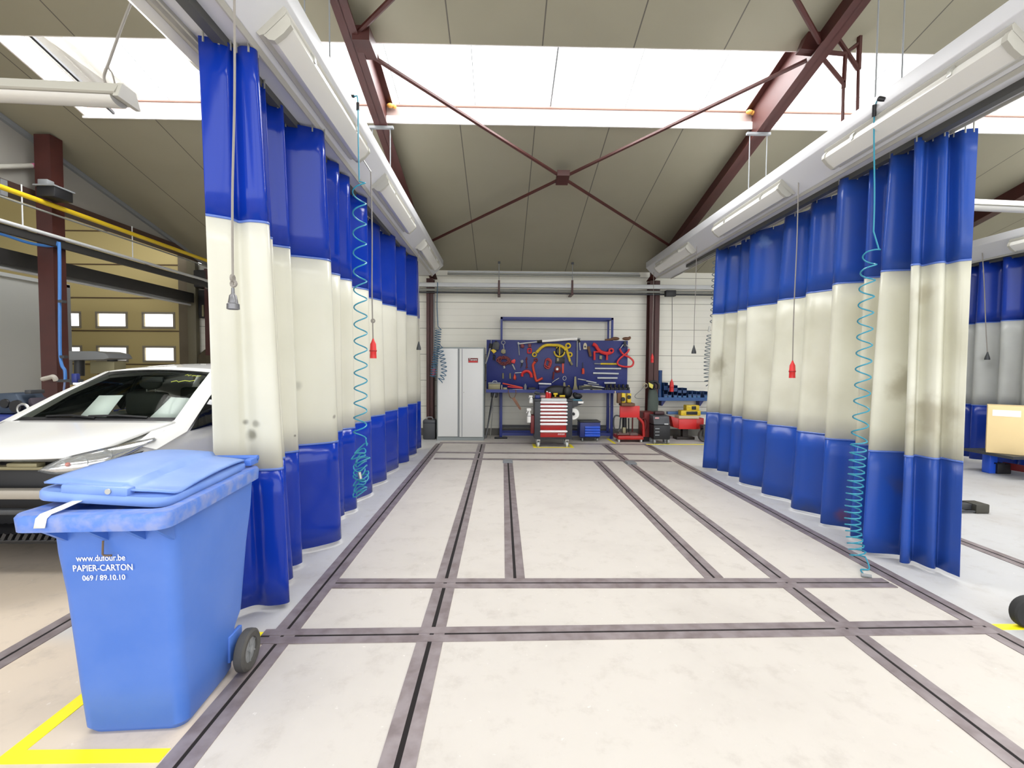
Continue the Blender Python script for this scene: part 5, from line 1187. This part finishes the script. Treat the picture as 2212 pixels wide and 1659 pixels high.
for s in (-1,1):
    T_ = [(.37,.085,.795),(.48,.10,.855),(.575,.165,.885),(.68,.29,.912),(.765,.42,.93),(.825,.56,.945)]
    B_ = [(.365,.07,.785),(.50,.055,.765),(.64,.11,.775),(.75,.22,.81),(.81,.36,.86),(.832,.57,.935)]
    Tt, Bt = catmull(T_,4), catmull(B_,4)
    def surf(off):
        rr_ = []
        for k in range(7):
            t = k/6; row = []
            for a,b in zip(Tt,Bt):
                p = a.lerp(b,t); bul = _s(PI*t)*.03
                q = Vector((p.x+bul*.7-off*.6, p.y-bul+off, p.z)); row.append(Vector((q.x*s,q.y,q.z)))
            rr_.append(row)
        return MB().grid(rr_)
    hl = part(car,'headlight',surf(.035),MT['chrome'],thick=.004)
    part(hl,'lens',surf(.0),MT['lens'],thick=.003)
    bl_ = MB()
    for (x,y,z,r) in ((.60,.15,.83,.045),(.70,.25,.865,.04),(.50,.10,.81,.035)):
        bl_.lathe([(.3*r,.03),(r,0),(r,-.008),(.6*r,.018),(.001,.024)],(s*x,y+.01,z),'y',16)
    part(hl,'reflector',bl_,MT['steel'])
    part(hl,'bulb',MB().sphere((s*.55,.10,.825),.016),MT['amber'])
    part(car,'inner_wing',MB().prism([(.22,.30),(.34,.30),(.34,.80),(.50,.86),(.24,.80)],s*.50,s*.80,'yz'),MT['black'])
    # A pillar between windscreen and side glass
    ab = [Vector((s*x,y,z)) for x,y,z in ((.705,.97,1.045),(.80,.86,1.0),(.865,.90,.955),(.80,1.10,.99))]
    am = [Vector((s*x,y,z)) for x,y,z in ((.62,1.37,1.27),(.685,1.33,1.255),(.745,1.42,1.23),(.69,1.50,1.24))]
    at_ = [Vector((s*x,y,z)) for x,y,z in ((.53,1.78,1.475),(.575,1.77,1.47),(.635,1.88,1.43),(.60,1.95,1.43))]
    a0 = [Vector((s*x,y,z)) for x,y,z in ((.70,.70,.985),(.775,.42,.915),(.872,.52,.86),(.80,.90,.93))]
    part(car,'windscreen_pillar',MB().loft([a0,ab,am,at_]),MT['carwhite'],sharp=60)
    part(car,'roof_rail',MB().loft([[Vector((s*x,y,z)) for x,y,z in q] for q in (((.53,1.76,1.475),(.64,1.86,1.425),(.60,1.86,1.40)),((.56,2.4,1.53),(.665,2.4,1.44),(.62,2.4,1.42)),((.54,3.4,1.52),(.65,3.4,1.42),(.6,3.4,1.40)))]),MT['carwhite'],sharp=60)
    sw = [(.872,.93,.955),(.745,1.44,1.225),(.645,1.90,1.425),(.668,2.4,1.44),(.655,3.3,1.42),(.83,3.55,1.05),(.876,2.2,1.015)]
    w1 = MB(); vs_ = w1._v([(s*a,b,c) for a,b,c in sw]); w1.bm.faces.new(vs_); bmesh.ops.triangulate(w1.bm, faces=w1.bm.faces)
    part(car,'side_window',w1,MT['carglassdark'],thick=.006,sharp=20)
    part(car,'door_pillar',MB().tube([(s*.884,1.30,.985),(s*.742,1.52,1.25)],.014,6).tube([(s*.882,2.35,1.02),(s*.672,2.36,1.44)],.03,6),MT['black'])
    if s < 0: continue_mirror = False
    mr = None if s < 0 else part(car,'door_mirror',MB().sphere((s*.965,1.28,1.045),.09,1.05,.75,.72),MT['carwhite'])
    if mr: part(mr,'mirror_foot',MB().box(s*.87-.03,s*.87+.05,1.26,1.33,.96,1.0,.01).sphere((s*.95,1.30,1.0),.07,1.1,.7,.4),MT['black'])
    for yy in (.86,3.35):
        part(car,'wheel_arch',MB().lathe([(.001,s*.86),(.355,s*.86),(.355,s*.893),(.001,s*.893)],(0,yy,.32),'x',32),MT['black'])
        t_ = part(car,'tyre',MB().lathe([(.20,-.09),(.30,-.095),(.312,-.06),(.312,.06),(.30,.095),(.20,.09)],(s*.815,yy,.312),'x',36),MT['tyredark'])
        part(t_,'wheel_rim',MB().lathe([(.001,s*.088),(.05,s*.09),(.06,s*.06),(.19,s*.07),(.205,s*.09),(.21,s*.02),(.001,s*.02)],(s*.815,yy,.312),'x',28),MT['rim'])
def wsc(u, v, off=0.0):
    hw = .705+(.535-.705)*v; y = .93+.075*u*u + (1.755+.035*u*u-.93-.075*u*u)*v; z = 1.055-.012*u*u + (.425-.03*u*u)*v + .03*_s(PI*v)
    return Vector((hw*u, y - .02*_s(PI*v)*(1-u*u) + off*.5, z - off*.85))
part(car,'windscreen',MB().grid([[wsc(-1+2*i/20, j/10) for i in range(21)] for j in range(11)]),MT['carglass'],thick=.005)
part(car,'windscreen_border',MB().grid([[wsc(-1+2*i/20, -.07+.10*j, .0)-Vector((0,.004,-.003)) for i in range(21)] for j in range(2)]).grid([[wsc(-.99+1.98*i/20, .965+.035*j,.004) for i in range(21)] for j in range(2)]),MT['black'],thick=.004)
part(car,'cowl',MB().grid([[Vector(((.735)*u,.80+.075*u*u+.14*j,1.032-.02*u*u+.008*j)) for u in [-1+2*i/16 for i in range(17)]] for j in range(2)]),MT['black'],thick=.006)
rows = []
for j in range(11):
    v = j/10; row = []
    for i in range(17):
        u = -1+2*i/16; hw = .555+.02*_s(PI*v)
        y = 1.74+.035*u*u+(3.55-1.74)*v
        row.append(Vector((hw*u, y, 1.485-.03*u*u+.075*_s(PI*min(1,.06+v*.8)) )))
    rows.append(row)
part(car,'roof',MB().grid(rows),MT['carwhite'],thick=.012)
tail = [[Vector((s_*x,y,z)) for s_,x,z in ((-1,.86,1.0),(-1,.655,1.42),(-1,.5,zt4),(1,.5,zt4),(1,.655,1.42),(1,.86,1.0))] for y,zt4 in ((3.40,1.52),)]
tail.append([Vector(p) for p in ((-.83,3.75,1.0),(-.64,3.62,1.40),(-.5,3.60,1.49),(.5,3.60,1.49),(.64,3.62,1.40),(.83,3.75,1.0))])
tail.append([Vector(p) for p in ((-.76,4.06,1.0),(-.62,3.90,1.25),(-.5,3.88,1.28),(.5,3.88,1.28),(.62,3.90,1.25),(.76,4.06,1.0))])
part(car,'tailgate',MB().loft(tail),MT['carwhite'])
# cabin
part(car,'dashboard',MB().box(-.74,.74,1.06,1.45,.90,1.02,.03).box(-.80,.80,1.0,3.6,.955,.985),MT['dash'])
part(car,'steering_wheel',MB().torus((.34,1.62,1.03),.17,.015,'y',24,8),MT['black'])
for x in (-.34,.34):
    st_ = part(car,'seat',MB().box(x-.22,x+.22,1.98,2.12,.98,1.24,.05),MT['seat'])
    part(st_,'headrest',MB().sphere((x,2.10,1.335),.12,1.05,.45,.62),MT['seat'])
    part(st_,'headrest_post',MB().tube([(x-.05,2.1,1.22),(x-.05,2.1,1.29)],.006,6).tube([(x+.05,2.1,1.22),(x+.05,2.1,1.29)],.006,6),MT['steel'])
part(car,'rear_seat',MB().box(-.62,.62,2.95,3.1,.98,1.25,.05),MT['seat'])
part(car,'inner_mirror',MB().box(-.11,.11,1.66,1.69,1.36,1.42,.012),MT['black'])
for nm,q in (('left',((-.28,.05),(.08,.05),(-.06,.48),(-.45,.48))),('right',((.60,.04),(.92,.05),(.93,.46),(.66,.46)))):
    p4_ = [wsc(u,v,.05) for u,v in q]
    part(car,'paper_sheet',MB().grid([[p4_[0],p4_[1]],[p4_[3],p4_[2]]]),MT['paper'],thick=.002)
sc_ = MB()
for pts in (((.52,.70),(.58,.74),(.63,.71),(.70,.76),(.78,.75),(.84,.79)),((.60,.90),(.63,.93),(.66,.89),(.69,.93)),((.72,.90),(.76,.92),(.80,.90),(.86,.93))):
    sc_.tube([wsc(u,v,-.005) for u,v in pts], .0035, 5)
part(car,'marker_writing',sc_,MT['chalk'])
for a,b in (((-.62,.03),(.05,.005)),((-.05,.03),(.66,.02))):
    part(car,'wiper',MB().tube([wsc(*a,-.015),wsc((a[0]+b[0])/2,.035,-.02),wsc(*b,-.012)],.009,6),MT['black'])
# what the missing bumper leaves bare
part(car,'radiator',MB().box(-.60,.60,.22,.33,.26,.80,.01),MT['black'])
part(car,'upper_cross_member',MB().box(-.56,.56,.13,.20,.775,.80,.008).box(-.48,-.30,.11,.18,.80,.83,.01).box(.10,.32,.11,.18,.80,.83,.01),MT['olive'])
part(car,'crash_bar',MB().box(-.66,.66,.07,.15,.575,.645,.015),mat('crash_bar_pale','a09a90',.5,.3))
part(car,'lower_beam',MB().box(-.62,.62,.08,.14,.46,.50,.01),MT['darkgrey'])
gr = MB().box(-.68,.68,.02,.26,.285,.305,.01)
for i in range(26): gr.box(-.012,.012,-.01,.24,-.02,.03,M=Matrix.Translation((-.63+i*.05,.02,.325)) @ Matrix.Rotation(.5,4,'Y'))
part(car,'lower_grille',gr,MT['black'])
part(car,'underbody',MB().box(-.72,.72,.3,3.9,.17,.27),MT['black'])

# ================================================================ LEFT HALL
def yrun(name, label, cat, px, py, x, r, m, y0=-1.0, y1=10.1, box=None):
    p = onX(px,py,x); b = MB()
    if box: b.box(x-box[0]/2,x+box[0]/2,y0,y1,p.z-box[1]/2,p.z+box[1]/2,.006)
    else: b.cyl((x,y0,p.z),(x,y1,p.z),r,n=12)
    o = solo(name, b, MT[m], label, cat); return o
yrun('gas_pipe','bright yellow gas pipe running along the opening on the left','pipe',0,403,-5.92,.032,'yellowpipe')
yrun('thin_pipe','thin grey pipe below the yellow gas pipe','pipe',0,424,-5.92,.013,'pipegrey')
yrun('white_pipe','white pipe below the yellow gas pipe','pipe',0,476,-5.92,.024,'pipewhite')
yrun('cable_duct','dark cable duct under the white pipe on the left','duct',0,492,-5.97,0,'duct',box=(.06,.10))
yrun('air_duct','broad dark air duct across the left opening','duct',0,556,-6.75,.11,'duct',box=(.3,.2))
yrun('duct_rail','pale rail along the underside of the broad dark duct','rail',0,577,-6.68,.022,'pipewhite')
for yv in (5.9,7.6):
    zt_, zb_2 = onX(0,403,-5.92).z, onX(0,476,-5.92).z
    solo('pipe_tie', MB().tube([(-5.92,yv,zb_2-.02),(-5.92,yv,zt_+.12)],.008,6), MT['pipewhite'], 'thin tie holding the yellow and white pipes, ' + ('nearer' if yv < 7 else 'farther from') + ' the camera', 'tie')
cxp = onY(129,531,6.36).x
bp_ = [onY(-60,492,6.36),onY(0,505,6.36),onY(60,524,6.36),onY(100,531,6.36),onY(122,530,6.36),onY(128,536,6.36),onY(129,700,6.36),onY(130,765,6.36),onY(134,790,6.34),onY(140,800,6.34),onY(141,820,6.34)]
ap = thing('air_pipe','light blue air pipe running down the red column behind the car','pipe',bp_[-1])
part(ap,'pipe',MB().tube(catmull(bp_,4),.019,8),MT['bluepipe'],True)
part(ap,'valve',MB().box(onY(134,0,6.34).x,onY(146,0,6.34).x,6.31,6.37,onY(0,826,6.34).z,onY(0,806,6.34).z,.01),MT['bluesteel'],True)
for py in (650,770): part(ap,'pipe_clip',MB().box(cxp-.03,cxp+.03,6.34,6.40,onY(0,py+3,6.36).z,onY(0,py-3,6.36).z),MT['darkgrey'],True)
part(ap,'drop_hose',MB().tube(catmull([onY(140,826,6.34),onY(138,845,6.35),onY(136,866,6.36)]),.012,6),mat('hose_pale_blue','7f8fb8',.5),True)
solo('rag', MB().tube(catmull([onY(92,819,6.33),onY(105,816,6.32),onY(116,814,6.31),onY(121,822,6.33)]),.03,8), mat('rag_pale','b8b2a6',.9), 'pale rag draped on a bracket of the red column', 'rag')
solo('column_bracket', MB().box(onY(92,0,6.3).x,onY(143,0,6.3).x,6.33,6.395,onY(0,825,6.3).z,onY(0,819,6.3).z), MT['darkgrey'], 'small bracket across the red column at rag height', 'bracket')
sp = thing('siren_speaker','black speaker box with a metal shelf on the red column','speaker',onY(100,415,6.3))
part(sp,'speaker_box',MB().box(onY(78,0,6.2).x,onY(118,0,6.2).x,6.12,6.38,onY(0,427,6.2).z,onY(0,405,6.2).z,.01),MT['black'],True)
part(sp,'shelf',MB().box(onY(74,0,6.2).x,onY(120,0,6.2).x,6.1,6.395,onY(0,405,6.2).z,onY(0,402,6.2).z).box(onY(76,0,6.2).x,onY(98,0,6.2).x,6.15,6.25,onY(0,401,6.2).z,onY(0,388,6.2).z,.01),MT['grey'],True)
a = onX(0,360,-6.32)
wl_ = thing('wall_lamp','small white tube lamp with a pink end cap on the upper left wall','lamp',a)
e = onX(68,358,-6.3); s_ = onX(-60,362,-6.3)
part(wl_,'tube',MB().cyl(s_,e,.03),MT['lampbody'],True)
part(wl_,'end_cap',MB().cyl(e,e+(e-s_).normalized()*.07,.032),mat('cap_pink','d878a0',.5),True)
part(wl_,'wall_bracket',MB().box(-6.41,-6.30,(s_.y+e.y)/2-.04,(s_.y+e.y)/2+.04,s_.z-.2,s_.z),MT['grey'],True)
# spray booth wall
bo = thing('spray_booth','plain pale grey booth at the far left behind the clutter','booth',(-9.6,6.4,0))
zb_t = onX(0,590,-8.0).z; yb_e = onX(147,618,-8.0).y
part(bo,'booth_walls',MB().box(-11.2,-8.0,3.6,yb_e,0,zb_t,.01),MT['booth'],True)
part(bo,'corner_strip',MB().box(-8.02,-7.97,yb_e-.06,yb_e+.01,0,zb_t+.01),MT['grey'],True)
part(bo,'top_trim',MB().box(-8.01,-7.97,3.6,yb_e,zb_t-.04,zb_t+.02),MT['lightgrey'],True)
# machine with flat grey head beyond the column
ym = 8.0
mc = thing('drill_machine','grey machine with a broad flat head standing before the yellow door','machine',(onY(200,900,ym).x,ym,0))
def mz(px,py): return onY(px,py,ym)
part(mc,'head_plate',MB().prism([(mz(a,b).x,mz(a,b).z) for a,b in ((140,766),(150,759),(222,759),(245,764),(252,774),(240,777),(140,779))],ym-.15,ym+.35,'xz',.01),MT['grey'],True)
part(mc,'motor_block',MB().box(mz(172,0).x,mz(226,0).x,ym,ym+.25,mz(0,806).z,mz(0,779).z,.01),MT['olive'],True)
for px in (160,232): part(mc,'cylinder',MB().cyl(mz(px,777)+Vector((0,.1,0)),mz(px,812)+Vector((0,.1,0)),.07),MT['darkgrey'],True)
part(mc,'post',MB().box(mz(183,0).x,mz(196,0).x,ym+.05,ym+.2,0,mz(0,806).z),MT['brown'],True)
part(mc,'base',MB().box(mz(165,0).x,mz(215,0).x,ym-.1,ym+.35,0,.06),MT['darkgrey'],True)
solo('panel_board', MB().box(mz(148,0).x,mz(186,0).x,ym+.6,ym+.66,.9,mz(0,808).z), mat('board_ply','c2ac74',.7), 'pale plywood board leaning behind the machine before the yellow door', 'board') if False else None
bb_ = thing('blue_workbench','blue topped workbench behind the white car','bench',(-7.15,8.6,0))
part(bb_,'bench_top',MB().box(-7.7,-6.9,8.4,9.0,1.12,1.18,.005),mat('bench_top_ply','b49a66',.7),True)
part(bb_,'drawer_unit',MB().box(-7.68,-6.92,8.42,8.98,.72,1.12,.01),MT['bluesteel'],True)
for x in (-7.66,-6.98):
    for y in (8.44,8.94): part(bb_,'leg',MB().box(x,x+.05,y,y+.05,0,.72),MT['bluesteel'],True)
# dark blue engine parts on a trolley, lower left
yc = 5.6
def ez(px,py,d=0.0): return onY(px,py,yc+d)
et = thing('parts_trolley','dark blue trolley at the left picture edge behind the car','trolley',(ez(10,950).x,yc,0))
part(et,'deck',MB().box(ez(-60,0).x,ez(68,0).x,yc-.3,yc+.4,ez(0,898).z-.05,ez(0,893).z,.01),MT['bluesteel'],True)
for px in (-50,58):
    for dy in (-.26,.34): part(et,'leg',MB().box(ez(px,0).x-.025,ez(px,0).x+.025,yc+dy-.025,yc+dy+.025,0,ez(0,898).z-.04),MT['bluesteel'],True)
part(et,'lower_shelf',MB().box(ez(-55,0).x,ez(63,0).x,yc-.28,yc+.38,.35,.39),MT['bluesteel'],True)
zd = ez(0,893).z
en = thing('gearbox','dark blue-grey gearbox unit lying on the blue trolley','gearbox',(ez(25,890).x,yc,zd))
part(en,'housing',MB().prism([(ez(a,b).x,max(ez(a,b).z,zd)) for a,b in ((-20,892),(62,892),(66,872),(52,850),(46,848),(8,849),(-20,852))],yc-.1,yc+.22,'xz',.02),mat('gearbox_blue_grey','3a4656',.5,.2),True)
part(en,'top_flange',MB().box(ez(34,0).x,ez(48,0).x,yc-.05,yc+.12,ez(0,850).z,ez(0,842).z,.006),MT['darkgrey'],True)
part(en,'bore',MB().lathe([(.001,-.03),(.07,-.03),(.075,0)],(ez(28,0).x,yc-.1,ez(0,876).z),'y',20).lathe([(.001,-.02),(.05,-.02),(.055,0)],(ez(2,0).x,yc-.1,ez(0,870).z),'y',18),MT['black'],True)
part(en,'ring_gear',MB().torus((ez(44,0).x,yc-.12,ez(0,882).z),.06,.016,'y',20,8),MT['steel'],True)
wg = thing('bellows_boot','dark plum coloured boot leaning at the end of the trolley','boot',(ez(74,890).x,yc+.05,zd))
part(wg,'boot',MB().prism([(ez(a,b).x,ez(a,b).z) for a,b in ((68,862),(74,858),(84,884),(88,892),(71,892))],yc-.05,yc+.15,'xz',.015),mat('boot_plum','3c343e',.7),True)
tb2 = thing('side_table','grey table with a cream box beyond the trolley','table',(ez(85,900,.6).x,yc+.7,0))
zt5 = ez(0,884,.6).z
part(tb2,'table_top',MB().box(ez(70,0,.6).x,ez(112,0,.6).x,yc+.5,yc+1.0,zt5-.04,zt5),MT['grey'],True)
part(tb2,'legs',MB().box(ez(72,0,.6).x,ez(78,0,.6).x,yc+.55,yc+.6,0,zt5-.04).box(ez(104,0,.6).x,ez(110,0,.6).x,yc+.9,yc+.95,0,zt5-.04),MT['darkgrey'],True)
solo('cream_box', MB().box(ez(75,0,.6).x,ez(97,0,.6).x,yc+.58,yc+.8,zt5,ez(0,871,.6).z,.008), mat('box_cream','e0d29a',.8), 'small cream box on the grey table beside the red column', 'box')
solo('grey_panel', MB().prism([(ez(a,b,.85).x,ez(a,b,.85).z) for a,b in ((66,886),(100,886),(95,855),(80,856))],yc+.84,yc+.87,'xz',.004), MT['grey'], 'grey sheet standing behind the cream box', 'panel')
# dark corner right of the yellow door
dk = 10.2
def kz(px,py,d=0.0): return onY(px,py,dk+d)
solo('door_guide', MB().box(kz(391,0).x,kz(410,0).x,dk,dk+.12,0,kz(0,546).z,.01), mat('guide_olive','6a6450',.6), 'dull vertical door guide at the right of the yellow door', 'guide')
ec = thing('control_cabinet','black control cabinet on the dark wall right of the yellow door','cabinet',kz(438,680))
part(ec,'cabinet_box',MB().box(kz(414,0).x,kz(443,0).x,dk+.02,dk+.19,kz(0,683).z,kz(0,622).z,.015),MT['black'],True)
part(ec,'handle',MB().box(kz(424,0).x,kz(428,0).x,dk-.01,dk+.02,kz(0,680).z,kz(0,655).z),MT['olive'],True)
solo('door_motor', MB().box(kz(412,0).x,kz(443,0).x,dk-.1,dk+.19,kz(0,618).z,kz(0,580).z,.03), MT['duct'], 'dark door motor housing above the control cabinet', 'motor')
solo('draped_cover', MB().loft([rrect(kz(412,0).x,kz(460,0).x,dk-.15,dk+.15,z_,.08) for z_ in (0,.6)]+[rrect(kz(416,0).x,kz(456,0).x,dk-.1,dk+.12,kz(0,765).z,.08),rrect(kz(428,0).x,kz(445,0).x,dk-.02,dk+.06,kz(0,752).z,.03)]), mat('cover_brown','4a4232',.85), 'dark brown covered stack in the far left corner', 'cover')

# ================================================================ FAR RIGHT
yr = 6.6
def qz(px,py,d=0.0): return onY(px,py,yr+d)
cbx0, cbx1 = qz(2173,0).x, qz(2173,0).x+.75
zc0, zc1 = qz(0,972).z, qz(0,866).z
jk = thing('lifting_cradle','red and blue lifting cradle with a black foot at the right edge','lift',(cbx0+.35,yr,0))
part(jk,'blue_post',MB().box(cbx0+.18,cbx0+.30,yr+.1,yr+.22,0,zc0-.04,.01),MT['brightblue'],True)
part(jk,'top_plate',MB().box(cbx0+.02,cbx1-.1,yr-.35,yr+.35,zc0-.04,zc0),MT['darkgrey'],True)
f0, f1 = onZ(2150,1022), onZ(2225,1040)
part(jk,'red_leg',MB().loft([[Vector((p.x,p.y+a,z)) for a,z in ((-.05,.06),(.05,.06),(.05,.16),(-.05,.16))] for p in (f0+Vector((.16,0,0)),Vector((cbx0+.5,yr-.05,0)))]),MT['darkred'],True)
part(jk,'black_foot',MB().box(f0.x-.03,f0.x+.18,f0.y-.06,f0.y+.06,.0,.15,.01).box(f0.x-.06,f0.x+.06,f0.y-.07,f0.y+.07,.15,.165),MT['black'],True)
cx_ = thing('cardboard_box','cream cardboard box with a white label at the right picture edge','box',(cbx0,yr,zc0+.002), -.80)
part(cx_,'carton',MB().box(0,.75,-.02,.42,0,zc1-zc0-.002,.006),MT['carton'])
part(cx_,'label',MB().box(.05,.33,-.023,-.0195,zc1-zc0-.15,zc1-zc0-.06),MT['white'])
f0 = onZ(2130,1108); 
bf = thing('stand_leg','black steel stand leg on the floor past the right curtain','stand leg',(f0.x-.3,f0.y,0))
part(bf,'bar',MB().box(f0.x-.75,f0.x-.08,f0.y+.02,f0.y+.10,.03,.09,.004).box(f0.x-.75,f0.x-.10,f0.y-.02,f0.y+.0,.012,.03),MT['darkgrey'],True)
part(bf,'end_block',MB().box(f0.x-.14,f0.x+.01,f0.y-.03,f0.y+.14,0,.10,.012),mat('block_dark_olive','3c3a32',.6),True)
wx_ = onY(2184,1336,2.67).x + .095
tw = thing('wheeled_dolly','low black dolly whose wheel shows at the right picture edge on the near floor','dolly',(wx_,2.67,0))
wheel(tw,(wx_,2.67,.095),.095,.05,'y')
part(tw,'fork',MB().box(wx_-.0,wx_+.10,2.63,2.638,.08,.15).box(wx_-.0,wx_+.10,2.70,2.708,.08,.15).box(wx_+.09,wx_+.16,2.63,2.708,.08,.20),MT['black'],True)
part(tw,'deck',MB().box(wx_+.10,wx_+.75,2.66,2.70,.19,.22,.004).box(wx_+.10,wx_+.75,2.25,2.29,.19,.22,.004).box(wx_+.10,wx_+.14,2.25,2.70,.19,.22,.004).box(wx_+.71,wx_+.75,2.25,2.70,.19,.22,.004),MT['black'],True)
for x_,y_,d_ in ((wx_+.80,2.67,-1),(wx_+.80,2.28,-1),(wx_+.05,2.28,1)):
    wheel(tw,(x_,y_,.095),.095,.05,'y')
    part(tw,'fork',MB().box(min(x_,x_+d_*.08),max(x_,x_+d_*.08),y_+.028,y_+.036,.08,.195),MT['black'],True)
